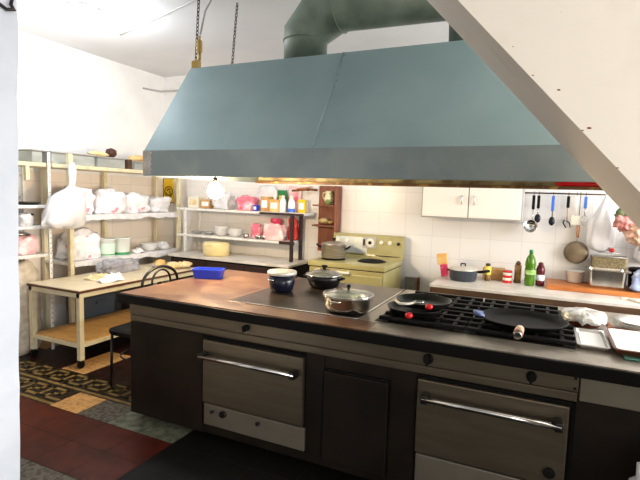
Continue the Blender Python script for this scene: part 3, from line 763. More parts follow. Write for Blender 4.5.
b = MB(); px, py = -.685, 4.69
t = thing('saucepan', 'dark grey saucepan with pale lid on the stone counter', 'saucepan', (px, py, CZ))
b.lathe((px, py, CZ + .001), [(0, 0), (.110, 0), (.122, .010), (.128, .095), (.133, .098), (.130, .101), (.122, .096), (.116, .014), (0, .010)], 36); b.build('body', 'darkgrey', t)
b = MB(); b.lathe((px, py, CZ + .102), [(.128, 0), (.131, .001), (.127, .008), (.075, .030), (0, .038)], 36); b.build('lid', 'lidwhite', t)
b = MB(); b.tube([(px - .022, py - .02, CZ + .136), (px - .018, py - .02, CZ + .160), (px + .018, py - .02, CZ + .160), (px + .022, py - .02, CZ + .136)], .006, 8); b.build('lid_handle', 'blackplastic', t)
b = MB(); b.tube([(px + .118, py + .01, CZ + .085), (px + .17, py + .015, CZ + .092), (px + .235, py + .03, CZ + .105)], [.010, .014, .013], 10); b.build('handle', 'blackplastic', t)
loop_handle(t, (px - .120, py, CZ + .088), PI, .025, .026, 'blackplastic', .006)

t = thing('snack_packet', 'leaning packet with tan top and pink base left of the dark saucepan', 'packet', (-.875, 4.80, CZ))
R = Matrix.Rotation(-.16, 3, 'Y')
b = MB(); b.box(-.915, 4.78, CZ + .004, -.845, 4.83, CZ + .12, bev=.008, rot=R); b.build('lower_half', 'magenta', t)
b = MB(); b.box(-.955, 4.785, CZ + .118, -.860, 4.825, CZ + .225, bev=.008, rot=R); b.build('upper_half', 'bread', t)
t = thing('cardboard_box', 'low tan cardboard box behind the dark saucepan handle', 'box', (-.44, 4.93, CZ))
b = MB(); b.box(-.53, 4.88, CZ + .001, -.335, 4.99, CZ + .105, bev=.004); b.build('carton', 'tanbox', t)
b = MB(); b.box(-.53, 4.88, CZ + .106, -.435, 4.99, CZ + .109); b.box(-.43, 4.88, CZ + .106, -.335, 4.99, CZ + .109); b.build('flap', 'tanbox', t)
px, py = -.475, 4.80
t = thing('spice_jar', 'small jar with yellow label and dark lid in front of the tan box', 'jar', (px, py, CZ))
b = MB(); b.lathe((px, py, CZ + .001), [(0, 0), (.026, 0), (.028, .006), (.028, .05), (.024, .055), (0, .055)], 20); b.build('base', 'pepper', t)
b = MB(); b.lathe((px, py, CZ + .056), [(0, 0), (.029, 0), (.031, .01), (.031, .07), (.022, .085), (0, .085)], 20); b.build('label_band', 'yellowlabel', t)
b = MB(); b.lathe((px, py, CZ + .142), [(0, 0), (.022, 0), (.022, .022), (0, .024)], 18); b.build('lid', 'darkpot', t)
px, py = -.300, 4.80
t = thing('tin_can', 'red and white tin can on the counter left of the wooden mill', 'can', (px, py, CZ))
b = MB(); b.lathe((px, py, CZ + .001), [(0, 0), (.040, 0), (.041, .003), (.041, .022), (0, .022)], 26); b.build('can_base', 'redgloss', t)
b = MB(); b.lathe((px, py, CZ + .023), [(0, 0), (.0405, 0), (.0405, .026), (0, .026)], 26); b.build('white_band', 'ivory', t)
b = MB(); b.lathe((px, py, CZ + .049), [(0, 0), (.041, 0), (.041, .022), (0, .022)], 26); b.build('red_band', 'redgloss', t)
b = MB(); b.lathe((px, py, CZ + .071), [(0, 0), (.0405, 0), (.0405, .022), (.038, .026), (0, .026)], 26); b.build('white_band', 'ivory', t)
b = MB(); b.lathe((px, py, CZ + .097), [(0, 0), (.041, 0), (.041, .016), (.036, .018), (0, .015)], 26); b.build('can_top', 'redgloss', t)
px, py = -.215, 4.87
t = thing('pepper_mill', 'tall narrow brown mill between red can and green bottle', 'mill', (px, py, CZ))
b = MB(); b.lathe((px, py, CZ + .001), [(0, 0), (.034, 0), (.034, .015), (.030, .02), (.031, .16), (.024, .168), (0, .168)], 20); b.build('body', 'pepper', t)
b = MB(); b.lathe((px, py, CZ + .170), [(0, 0), (.022, 0), (.024, .012), (.012, .03), (0, .034)], 18); b.build('cap', 'darkwood', t)
px, py = -.108, 4.755
t = thing('oil_bottle', 'tall green oil bottle standing on the pale counter', 'bottle', (px, py, CZ))
b = MB(); b.lathe((px, py, CZ + .001), [(0, 0), (.036, 0), (.043, .008), (.045, .06), (.041, .075), (.045, .09), (.045, .15), (.041, .165), (.045, .18), (.044, .215), (.036, .25), (.020, .278), (.015, .285), (.015, .292), (0, .292)], 28); b.build('body', 'greenglass', t)
b = MB(); b.lathe((px, py, CZ + .105), [(.0462, 0), (.0462, .04), (.0455, .04), (.0455, 0), (.0462, 0)], 28); b.build('label_band', 'greenlabel', t)
b = MB(); b.lathe((px, py, CZ + .293), [(0, 0), (.017, 0), (.017, .030), (.014, .034), (0, .034)], 18); b.build('cap', 'greencap', t)
px, py = -.022, 4.785
t = thing('sauce_bottle', 'dark red sauce bottle with a white label beside the green bottle', 'bottle', (px, py, CZ))
b = MB(); b.lathe((px, py, CZ + .001), [(0, 0), (.030, 0), (.038, .010), (.038, .052), (.034, .06), (.034, .10), (.037, .115), (.038, .15), (.030, .178), (.022, .19), (0, .19)], 26); b.build('body', 'sauce', t)
b = MB(); b.lathe((px, py, CZ + .055), [(.0375, 0), (.0365, .05), (.0345, .05), (.0345, 0), (.0375, 0)], 26); b.build('label_band', 'label', t)
b = MB(); b.lathe((px, py, CZ + .191), [(0, 0), (.022, 0), (.022, .016), (.010, .026), (0, .028)], 18); b.build('cap', 'sauce', t)

b = MB(); b.box(.03, 4.64, CZ + .001, 1.05, 5.05, CZ + .040, bev=.006)
tag(b.build('chopping_board', 'wood', at=(.54, 4.84, CZ)), 'long thick orange wooden chopping board on the right of the counter', 'chopping board')
BZ2 = CZ + .041
t = thing('gastronorm_pan', 'deep rectangular steel pan with a rim on the wooden chopping board', 'pan', (.50, 4.80, BZ2))
b = MB(); rtub(b, (.50, 4.80, BZ2), [(.125, .075, .03, 0), (.135, .085, .03, .02), (.140, .090, .03, .150), (.165, .110, .02, .152), (.165, .110, .02, .158), (.136, .086, .03, .157), (.120, .070, .03, .010)]); b.build('pan_body', 'inox', t)
t = thing('fryer_basket', 'brown wire basket with red handle knob standing behind the steel pan', 'basket', (.50, 4.96, BZ2))
b = MB(); rtub(b, (.52, 4.965, BZ2), [(.125, .05, .02, .001), (.14, .056, .02, .25), (.135, .05, .02, .25), (.12, .045, .02, .006)]); b.build('mesh_body', 'mesh', t)
b = MB(); b.tube([(.385, 4.905, BZ2 + .255), (.655, 4.905, BZ2 + .255), (.655, 5.025, BZ2 + .255), (.385, 5.025, BZ2 + .255)], .004, 6, closed=True)
for x in (.50, .53, .56): b.tube([(x, 4.905, BZ2 + .255), (x, 4.91, BZ2 + .295)], .003, 6)
b.tube([(.43, 4.905, BZ2 + .29), (.61, 4.905, BZ2 + .29)], .003, 6); b.build('wire_rim', 'alu', t)
b = MB(); b.ball((.53, 4.905, BZ2 + .315), .020, 1.1, 1, 1, sub=2); b.build('knob', 'redgloss', t)
t = thing('white_tub', 'small white plastic tub on the board left of the steel pan', 'tub', (.262, 4.955, BZ2))
b = MB(); b.lathe((.262, 4.955, BZ2 + .001), [(0, 0), (.062, 0), (.066, .006), (.078, .10), (.082, .102), (.074, .102), (.06, .008), (0, .006)], 28); b.build('body', 'whiteware', t)
t = thing('dark_pot', 'dark pot on the board to the right of the steel pan', 'pot', (.76, 4.94, BZ2))
b = MB(); b.lathe((.76, 4.94, BZ2 + .001), [(0, 0), (.075, 0), (.085, .01), (.09, .17), (.094, .172), (.085, .172), (.078, .012), (0, .01)], 28); b.build('body', 'black', t)
blob_bag('plastic_bag', 'bluebag', (.80, 4.74, BZ2), .115, (1.1, .75, .85), 5, 'pale blue plastic bag lying on the right of the chopping board', 'bag')
t = thing('spatula', 'white plastic spatula lying at the front edge of the counter on the right', 'spatula', (.70, 4.38, CZ))
b = MB(); b.tube([(.63, 4.50, CZ + .008), (.75, 4.33, CZ + .008)], .007, 8); b.build('handle', 'ivory', t)
b = MB(); b.box(.585, 4.50, CZ + .002, .645, 4.58, CZ + .008, bev=.002); b.build('blade', 'ivory', t)

# ------------------------------------------------------------------ wall cabinet, rail and utensils
t = thing('wall_cabinet', 'ivory two-door wall cabinet with grey edges on the white tiles', 'cabinet', (-.673, 4.93, 1.37))
box_obj('carcass', 'cabgrey', (-1.135, 4.79, 1.372, -.205, 5.075, 1.70), t, .003)
for (x0, x1, hx) in ((-1.122, -.690, -.745), (-.680, -.222, -.630)):
    d = box_obj('door', 'cabinet', (x0, 4.772, 1.388, x1, 4.792, 1.695), t, .004)
    b = MB(); b.tube([(hx, 4.772, 1.515), (hx, 4.752, 1.525), (hx, 4.752, 1.585), (hx, 4.772, 1.595)], .006, 8); b.build('handle', 'alu', d)

t = thing('utensil_rail', 'thin dark metal rail on the tiles holding kitchen utensils', 'rail', (.2, 5.03, 1.635))
b = MB(); b.cyl((-.21, 5.00, 1.640), (.66, 5.00, 1.640), .007, 10); b.build('rod', 'darkpot', t)
for x in (-.20, .2, .64):
    b = MB(); b.cyl((x, 5.00, 1.640), (x, 5.08, 1.640), .006, 8); b.build('bracket', 'darkpot', t)
def hook(t, x, y=4.99, z=1.640):
    b = MB(); b.tube([(x, 5.012, z - .004), (x, 5.008, z + .012), (x, 4.996, z + .014), (x, 4.986, z + .004), (x, 4.984, z - .03)], .0025, 6); b.build('hook', 'chain', t)
def utensil(name, label, cat, x, hm, hl, sm, sl, head):
    t = thing(name, label, cat, (x, 4.984, 1.61), None)
    hook(t, x)
    b = MB(); b.box(x - .013, 4.978, 1.612 - hl, x + .013, 4.990, 1.618, bev=.005); b.build('handle', hm, t)
    b = MB(); b.tube([(x, 4.984, 1.614 - hl), (x, 4.984, 1.614 - hl - sl)], .005, 8); b.build('shaft', sm, t)
    z = 1.614 - hl - sl
    b = MB()
    if head == 'ladle': b.lathe((x - .012, 4.968, z - .045), [(0, 0), (.055, .02), (.064, .055), (.060, .055), (.05, .022), (0, .006)], 28, axis=Matrix.Rotation(1.1, 3, 'X').to_quaternion())
    elif head == 'spoon': b.ball((x, 4.980, z - .035), .036, .75, .3, 1.15, sub=3)
    elif head == 'turner':
        b.box(x - .035, 4.982, z - .085, x + .035, 4.986, z, bev=.002)
    elif head == 'fork':
        b.tube([(x - .02, 4.984, z), (x - .03, 4.982, z - .03), (x - .005, 4.978, z - .075)], .006, 6); b.tube([(x - .005, 4.984, z - .01), (x + .022, 4.98, z - .03), (x + .03, 4.975, z - .07)], .005, 6)
    elif head == 'whisk':
        for q in range(4):
            a = PI * q / 4; pts = []
            for k in range(9):
                u = PI * 2 * k / 8; pts.append((x + .026 * math.sin(u) * math.cos(a), 4.984 + .012 * math.sin(u) * math.sin(a), z - .05 + .05 * math.cos(u)))
            b.tube(pts[:-1], .0018, 5, closed=True)
    b.build('head', {'ladle': 'chrome', 'spoon': 'navy', 'turner': 'ivory', 'fork': 'blackplastic', 'whisk': 'chrome'}[head], t)
    return t
utensil('hanging_ladle', 'big steel ladle with a black handle, leftmost utensil on the rail', 'ladle', -.125, 'blackplastic', .125, 'chrome', .135, 'ladle')
utensil('hanging_ladle', 'short steel ladle with black handle hanging just right of the big ladle', 'ladle', -.082, 'blackplastic', .115, 'chrome', .06, 'spoon')
utensil('hanging_spoon', 'dark spoon with a blue handle hanging from the rail', 'spoon', .040, 'bluehandle', .135, 'darkpot', .06, 'spoon')
utensil('meat_fork', 'black hooked tongs hanging from the middle of the rail', 'tongs', .165, 'blackplastic', .10, 'palewood', .11, 'fork')
utensil('kitchen_turner', 'white flat turner hanging left of the right blue handle', 'turner', .232, 'ivory', .10, 'ivory', .07, 'turner')
utensil('hand_whisk', 'whisk with a blue handle hanging right of the white turner', 'whisk', .305, 'bluehandle', .10, 'chrome', .06, 'whisk')

t = thing('hanging_pan', 'round brown frying pan hanging by a wooden handle on the tiles', 'frying pan', (.262, 5.02, 1.30))
ax = Matrix.Rotation(PI / 2, 3, 'X').to_quaternion()
b = MB(); b.lathe((.262, 5.03, 1.105), [(0, .052), (.075, .052), (.088, .046), (.102, .012), (.104, .006), (.098, .010), (.082, .04), (0, .044)], 40, axis=ax); b.build('pan_body', 'skim', t)
b = MB(); b.tube([(.262, 5.015, 1.195), (.262, 5.01, 1.25)], .007, 8); b.build('ferrule', 'alu', t)
b = MB(); b.tube([(.262, 5.01, 1.245), (.262, 5.008, 1.355)], [.014, .016], 10); b.build('handle', 'palewood', t)
b = MB(); b.tube([(.262, 5.008, 1.35), (.262, 5.006, 1.50), (.262, 5.0, 1.66), (.262, 5.012, 1.652)], .003, 6); b.build('hanging_loop', 'chain', t)

# white bags hanging at the right end of the rail, pink bunch, red packets on the little shelf
def hang_bag(name, m, x, y, ztop, zbot, w, d, seed, label):
    b = MB(); H = ztop - zbot; rings = []
    n = 36
    for q in range(19):
        f = q / 18.
        wd = (.10 + .9 * min(1, (f * 1.9)) ** 1.3) * (1 - .0 * f)
        if f > .86: wd *= math.sqrt(max(.03, 1 - ((f - .86) / .14) ** 2))
        ring = []
        for k in range(n):
            a = 2 * PI * k / n
            fold = 1 + .13 * math.sin(a * 7 + seed + 2 * f) * (1 - .5 * f) + .16 * noise.noise(Vector((math.cos(a) * 1.8, math.sin(a) * 1.8, f * 4 + seed)))
            ring.append(b.bm.verts.new((x + math.cos(a) * w / 2 * wd * fold + .015 * math.sin(seed + f * 4), y + math.sin(a) * d / 2 * wd * fold, ztop - H * f)))
        rings.append(ring)
    for A, B in zip(rings, rings[1:]):
        for k in range(n):
            fc = b.bm.faces.new((A[k], A[(k + 1) % n], B[(k + 1) % n], B[k])); fc.smooth = True
    b.bm.faces.new(rings[0]); b.bm.faces.new(rings[-1][::-1])
    return tag(b.build(name, m, at=(x, y, ztop)), label, 'bag')
hang_bag('plastic_bag', 'plastic', .455, 4.95, 1.665, 1.13, .22, .14, 2, 'white plastic bag hanging from the right end of the utensil rail')
hang_bag('plastic_bag', 'plastic', .84, 4.99, 1.50, 1.04, .26, .14, 6, 'white plastic bag hanging below the pink fabric bunch')
t = thing('fabric_bunch', 'bunch of pink and tan crumpled fabric hanging at the right edge', 'fabric', (.70, 4.80, 1.40))
for (c, r, m, nm) in (((.60, 4.76, 1.405), .075, 'pinkflower', 'pink_fold'), ((.70, 4.75, 1.34), .095, 'tanflower', 'tan_fold'), ((.79, 4.76, 1.27), .095, 'tanflower', 'tan_fold'), ((.575, 4.78, 1.47), .055, 'leaf', 'green_fold')):
    b = MB(); b.ball(c, r, 1, .8, .95, 4, .45, 2.6, int(c[0] * 50)); b.build(nm, m, t)
b = MB(); b.tube([(.70, 4.80, 1.42), (.67, 4.9, 1.55), (.64, 5.0, 1.645)], .004, 6); b.build('hanging_string', 'chain', t)

# red shiny bag lying in the rear gutter of the hood
def soft(name, m, x, w, seed, label):
    b = MB(); b.ball((x, 3.745, 1.684), .02, w / .04, .85, 1.0, 4, .25, 2.4, seed)
    lo = min(v.co.z for v in b.bm.verts)
    for v in b.bm.verts:
        v.co.z += 1.6645 - lo; v.co.y = min(3.765, max(3.724, v.co.y))
    tag(b.build(name, m, at=(x, 3.745, 1.665)), label, 'bag')
soft('plastic_bag', 'redgloss', .195, .30, 12, 'shiny red plastic bag lying in the rear gutter of the hood above the utensils')

# ------------------------------------------------------------------ low work table on the left
TX0, TX1, TY0, TY1, TZ = -4.24, -3.56, 2.82, 4.40, .69
t = thing('work_table', 'low cream metal table with tan lower shelf beside the storage racks', 'table', (-3.9, 3.6, 0))
b = MB(); b.box(TX0, TY0, .668, TX1, TY1, .690, bev=.003); b.build('tabletop', 'laminate', t)
b = MB(); b.box(TX1 - .002, TY0, .666, TX1 + .006, TY1, .684); b.box(TX0, TY0 - .006, .666, TX1 + .006, TY0 + .002, .684); b.build('edge_band', 'brownedge', t)
b = MB()
for y in (TY0 + .006, TY1 - .036): b.box(TX0 + .01, y, .622, TX1 - .008, y + .03, .667)
for x in (TX0 + .01, TX1 - .038): b.box(x, TY0 + .03, .622, x + .03, TY1 - .03, .667)
b.build('apron', 'cream', t)
for x in (TX0 + .028, TX1 - .028):
    for y in (TY0 + .028, TY1 - .028):
        b = MB(); b.box(x - .022, y - .022, .07, x + .022, y + .022, .667, bev=.004); lg = b.build('leg', 'cream', t)
        b = MB(); b.cyl((x - .012, y, .032), (x + .012, y, .032), .032, 16); b.box(x - .016, y - .012, .03, x + .016, y + .012, .072, bev=.003); b.build('caster', 'blackplastic', lg)
b = MB(); b.box(TX0 + .03, TY0 + .03, .205, TX1 - .03, TY1 - .03, .222); b.build('lower_shelf', 'ply', t)
b = MB(); b.box(TX1 - .034, TY0 + .05, .182, TX1 - .008, TY1 - .05, .214); b.box(TX0 + .05, TY0 + .008, .182, TX1 - .05, TY0 + .034, .214); b.build('shelf_rail', 'cream', t)

# things on the table
def crumple(name, m, c, sx, sy, h, seed, label, cat):
    b = MB(); n = 22; V = []
    for i in range(n + 1):
        for j in range(n + 1):
            u, v = i / n * 2 - 1, j / n * 2 - 1
            r = math.sqrt(u * u + v * v); edge = 1 + .25 * noise.noise(Vector((u * 1.5, v * 1.5, seed)))
            f = max(0., 1 - (r / 1.15) ** 2)
            z = h * f * (.45 + 1.1 * abs(noise.noise(Vector((u * 2.2, v * 2.2, seed + 4))) + .5 * noise.noise(Vector((u * 5, v * 5, seed)))))
            k = 1 / max(1, r) ** .6
            V.append(b.bm.verts.new((c[0] + u * sx * edge * k, c[1] + v * sy * edge * k, c[2] + .003 + z)))
    for i in range(n):
        for j in range(n):
            a = i * (n + 1) + j; f = b.bm.faces.new((V[a], V[a + n + 1], V[a + n + 2], V[a + 1])); f.smooth = True
    r = bmesh.ops.extrude_face_region(b.bm, geom=b.bm.faces[:])
    for v in [g for g in r['geom'] if isinstance(g, bmesh.types.BMVert)]: v.co.z -= .002
    return tag(b.build(name, m, at=c), label, cat)
crumple('paper_napkin', 'paper', (-3.72, 3.30, TZ), .085, .13, .075, 3, 'crumpled white paper napkin near the front of the cream table', 'napkin')
crumple('paper_napkin', 'dough', (-3.92, 3.33, TZ), .10, .14, .05, 8, 'pale cream crumpled wrapper on the table behind the white napkin', 'wrapper')
blob_bag('plastic_bag', 'greyfilm', (-4.07, 3.72, TZ), .13, (.8, 1.7, .55), 14, 'grey crumpled plastic bag at the back edge of the cream table', 'bag')
b = MB(); c = (-3.98, 4.22, TZ + .001)
b.lathe(c, [(0, 0), (.06, 0), (.07, .004), (.105, .016), (.107, .019), (.068, .008), (0, .006)], 32)
tag(b.build('small_plate', 'whiteware', at=c), 'small white plate under the round bun at the end of the table', 'plate')
b = MB(); c = (-3.98, 4.22, TZ + .011); b.lathe(c, [(0, 0), (.055, 0), (.066, .012), (.064, .035), (.048, .058), (.022, .070), (0, .072)], 28)
tag(b.build('bread_bun', 'bread', at=c), 'round golden bread bun on a small white plate', 'bread')
t = thing('pastry', 'pale folded pastry on the table end next to the blue tub', 'pastry', (-3.72, 4.20, TZ))
b = MB(); b.ball((-3.74, 4.16, TZ + .044), .07, 1, 1.1, .5, 4, .25, 2.4, 3); b.build('round_piece', 'dough', t)
b = MB(); b.ball((-3.68, 4.28, TZ + .044), .06, .9, 1.4, .5, 4, .4, 2.8, 6); b.build('flaky_piece', 'dough', t)

# chair with hooped wire back, tucked behind the left end of the range
t = thing('wire_chair', 'black metal chair with double hooped back between table and range', 'chair', (-2.88, 2.86, 0))
xb_ = -2.68
b = MB()
pts = [(xb_, 2.655, .44)]
for k in range(17):
    a = PI - PI * k / 16; pts.append((xb_ - .01, 2.855 + .19 * math.cos(a), .845 + .13 * math.sin(a)))
pts.append((xb_, 3.055, .44)); b.tube(pts, .011, 10); b.build('outer_hoop', 'black', t)
b = MB(); pts = [(xb_, 2.76, .44)]
for k in range(13):
    a = PI - PI * k / 12; pts.append((xb_ - .01, 2.865 + .10 * math.cos(a), .85 + .10 * math.sin(a)))
pts.append((xb_, 2.96, .44)); b.tube(pts, .008, 8); b.build('inner_hoop', 'black', t)
b = MB(); b.tube([(xb_, 2.655, .62), (xb_, 3.055, .62)], .007, 8); b.build('back_rail', 'black', t)
b = MB(); rtub(b, (-2.87, 2.855, .435), [(.19, .20, .08, 0), (.20, .21, .09, .012), (.20, .21, .09, .034), (.17, .18, .08, .044)]); b.build('seat', 'void', t)
for x, y in ((-3.03, 2.69), (-3.03, 3.02), (-2.69, 2.665), (-2.69, 3.045)):
    b = MB(); b.tube([(x, y, .438), (x + (-.02 if x < -2.9 else .0), y, .0)], .011, 10); b.build('leg', 'black', t)
b = MB(); b.torus((-2.87, 2.855, .25), .17, .007, 'z', 28, 6); b.build('ring_stretcher', 'black', t)

# ------------------------------------------------------------------ cream storage rack along the left wall
RX0, RX1, RY0, RY1 = -4.68, -4.275, 3.30, 4.86
t = thing('storage_rack', 'tall cream metal rack full of bags along the left wall', 'rack', (-4.48, 4.1, 0))
for (x, y, z1) in ((RX1, RY0, 1.89), (RX1, RY1, 1.82), (RX0 + .02, RY0, 1.82), (RX0 + .02, 4.05, 1.78), (RX0 + .02, RY1, 1.82)):
    b = MB(); b.box(x - .022, y - .022, 0, x + .022, y + .022, z1, bev=.003); b.build('post', 'cream', t)
b = MB(); b.box(RX0, 3.11, 1.748, RX1 + .015, RY1 + .02, 1.785, bev=.003); b.build('top_shelf', 'cream', t)
for z, nm in ((1.285, 'shelf'), (.815, 'shelf')):
    b = MB(); b.box(RX0, RY0 - .02, z - .03, RX1 + .015, RY1 + .02, z, bev=.003); s_ = b.build(nm, 'white_metal', t)
    # hanging plastic liner
    b = MB(); n = 60; prev = None
    for k in range(n + 1):
        y = RY0 + .03 + (RY1 - RY0 - .05) * k / n
        dz = .055 + .022 * noise.noise(Vector((y * 5, z, 1))) + .010 * noise.noise(Vector((y * 17, z, 4)))
        xo = RX1 + .02 + .006 * math.sin(y * 40)
        cur = [b.bm.verts.new(p) for p in ((RX1 - .30, y, z + .003), (RX1 + .017, y, z + .004), (xo, y, z - dz), (xo - .003, y, z - dz), (RX1 + .0155, y, z + .0015), (RX1 - .30, y, z + .0015))]
        if prev:
            for q in range(6):
                f = b.bm.faces.new((prev[q], prev[(q + 1) % 6], cur[(q + 1) % 6], cur[q]))
        prev = cur
    o = b.build('plastic_liner', 'plastic', s_); o['label'] = 'thin white plastic liner hanging over the shelf edge'

# storage boxes on the top shelf, bread on them
def storage_box(y0, y1, h, label):
    t = thing('storage_box', label, 'box', (-4.46, (y0 + y1) / 2, 1.785), 'grey boxes on top of the rack')
    b = MB(); b.box(-4.62, y0, 1.786, -4.30, y1, 1.786 + h, bev=.01); b.build('bin', 'greyplastic', t)
    b = MB(); b.box(-4.63, y0 - .008, 1.787 + h, -4.29, y1 + .008, 1.799 + h, bev=.004); b.build('lid', 'cabgrey', t); return t
storage_box(2.94, 3.04, .105, 'grey storage box on top of the left rack beside the pillar')
storage_box(3.13, 3.62, .105, 'long grey storage box on top of the rack, directly above the tied white bag')
storage_box(3.66, 4.02, .100, 'grey storage box on the rack top below the pale loaf')
storage_box(4.16, 4.56, .085, 'short grey storage box on the rack top nearest the hood')
def loaf(name, m, c, s, seed, label):
    b = MB(); b.ball(c, .1, s[0], s[1], s[2], 3, .2, 2, seed); z = min(v.co.z for v in b.bm.verts)
    for v in b.bm.verts: v.co.z += c[2] - z
    tag(b.build(name, m, at=c), label, 'bread')
loaf('bread_loaf', 'dough', (-4.42, 3.76, 1.899), (.8, 1.2, .28), 2, 'pale flat loaf lying on the middle grey box on the rack')
loaf('bread_loaf', 'brownbread', (-4.44, 3.95, 1.899), (.6, .55, .5), 3, 'dark brown crusty lump on the middle grey box, right of the pale loaf')
loaf('bread_loaf', 'bread', (-4.42, 4.32, 1.884), (.8, 1.2, .36), 4, 'golden loaf lying on the short grey box nearest the hood')
b = MB(); b.box(-4.34, 4.05, 1.786, -4.29, 4.11, 1.895, bev=.003)
tag(b.build('wood_block', 'darkwood', at=(-4.31, 4.08, 1.785)), 'small dark wooden block standing between two grey boxes on the rack', 'block')

# bags on the middle shelf
def bag_row(y, r, s, seed, label, m='plastic_print', z=1.29, x=-4.45):
    return blob_bag('plastic_bag', m, (x, y, z), r, s, seed, label, 'bag', 'white bags on the middle rack shelf', amp=.26, freq=1.5)
bag_row(3.50, .19, (.85, .76, .80), 21, 'white printed plastic bag on the middle rack shelf just right of the tied bag')
bag_row(3.87, .19, (.85, .82, .76), 22, 'white plastic bag with red print, second from the tied bag on the middle shelf')
bag_row(4.25, .19, (.85, .84, .64), 23, 'white plastic bag with red print, third from the tied bag on the middle shelf')
bag_row(4.62, .17, (.95, .86, .62), 24, 'plain white plastic bag at the far end of the middle shelf near the yellow picture', 'plastic')
# lower shelf: bag, buckets, bowl
bag_row(3.53, .17, (.9, 1.05, .98), 25, 'big white bag with pale red print on the lower rack shelf left of the buckets', z=.82)['group'] = 'bags on the lower rack shelf'
def bucket(y, x, label):
    t = thing('plastic_bucket', label, 'bucket', (x, y, .82), 'white buckets on the lower rack shelf')
    c = (x, y, .8205)
    b = MB(); b.lathe(c, [(0, 0), (.084, 0), (.086, .004), (.095, .178), (.100, .18), (.100, .19), (.090, .19), (.082, .006), (0, .004)], 30); b.build('body', 'bucket', t)
    return t, c
t, c = bucket(3.84, -4.40, 'white bucket with pale green band, left of the two on the lower rack shelf')
b = MB(); b.lathe((c[0], c[1], c[2] + .025), [(.0885, 0), (.0945, .115), (.0930, .115), (.0870, 0), (.0885, 0)], 30); b.build('label_band', 'palegreen', t)
b = MB(); b.lathe((c[0], c[1], c[2] + .012), [(.0878, 0), (.0886, .012), (.087, .012), (.086, 0), (.0878, 0)], 30); b.build('green_ring', 'green_lid', t)
t, c = bucket(4.05, -4.40, 'white bucket with bright green base, right of the two on the lower rack shelf')
b = MB(); b.lathe((c[0], c[1], c[2]), [(.0866, .0), (.0886, .026), (.087, .026), (.085, 0), (.0866, 0)], 30); b.build('green_base', 'green_lid', t)
for (y, x, n) in ((4.47, -4.40, 2),):
    for k in range(n):
        c = (x, y, .8205 + .024 * k); b = MB(); b.lathe(c, [(0, 0), (.05, 0), (.07, .015), (.115, .062), (.117, .065), (.108, .062), (.066, .02), (0, .012)], 32)
        tag(b.build('mixing_bowl', 'whiteware', at=c), ('lower', 'upper')[k] + ' white bowl of the two nested at the right of the lower rack shelf', 'bowl', 'nested white bowls')
crumple('kitchen_cloth', 'paper', (-4.37, 4.26, .821), .07, .07, .05, 15, 'white crumpled cloth on the lower rack shelf between bucket and bowls', 'cloth')
blob_bag('plastic_bag', 'plastic', (-4.40, 4.70, .821), .065, (1, 1.1, .8), 17, 'small white bag on the lower rack shelf right of the bowls', 'bag')
# below the lower shelf, on the floor behind the table
for (y, h, m, lb) in ((3.68, .40, 'slatecrate', 'grey plastic crate on the floor below the rack, nearest the viewer'), (4.40, .45, 'darkpot', 'dark crate on the floor below the rack, at the far end')):
    t = thing('storage_crate', lb, 'crate', (-4.47, y, 0))
    b = MB(); rtub(b, (-4.455, y, .001), [(.13, .20, .03, 0), (.145, .215, .03, h), (.15, .22, .03, h + .01), (.14, .21, .03, h + .01), (.12, .19, .03, .01)]); b.build('bin', m, t)
    b = MB(); b.box(-4.296, y - .07, h - .07, -4.285, y + .07, h - .04, bev=.004); b.build('grip', m, t)

# white bag tied to the front post
t = thing('hanging_bag', 'big white plastic bag tied by its neck to the front rack post', 'bag', (-4.20, 3.25, 1.22))
b = MB(); rings = []; n = 44
prof = [(0, .02), (.04, .035), (.10, .040), (.18, .036), (.235, .032), (.27, .06), (.32, .125), (.38, .165), (.46, .19), (.54, .205), (.61, .205), (.645, .19), (.66, .15), (.667, .04)]
for q, (dz, r) in enumerate(prof):
    ring = []
    for k in range(n):
        a = 2 * PI * k / n
        f = 1 + .10 * math.sin(a * 9 + q * .3) * (1 if q < 8 else .4) + .22 * noise.noise(Vector((math.cos(a) * 1.6, math.sin(a) * 1.6, dz * 7)))
        sk = -.09 * max(0, (dz - .28) / .3) * max(0, -math.sin(a)) if dz > .28 else 0
        zz = 1.80 - dz * .92 + (.05 * noise.noise(Vector((math.cos(a) * 2, math.sin(a) * 2, 3))) if q > 9 else 0)
        ring.append(b.bm.verts.new((-4.135 + .48 * r * f * math.cos(a), 3.225 - max(0, dz - .2) * .22 + r * .96 * f * math.sin(a) + sk * .5, zz)))
    rings.append(ring)
for A, B in zip(rings, rings[1:]):
    for k in range(n):
        f = b.bm.faces.new((A[k], A[(k + 1) % n], B[(k + 1) % n], B[k])); f.smooth = True
b.bm.faces.new(rings[0]); b.bm.faces.new(rings[-1][::-1]); b.build('bag_body', 'plastic', t)
b = MB(); b.torus((-4.135, 3.217, 1.80 - .216), .032, .006, 'z', 24, 6, sx=.6); b.build('knot', 'ivory', t)

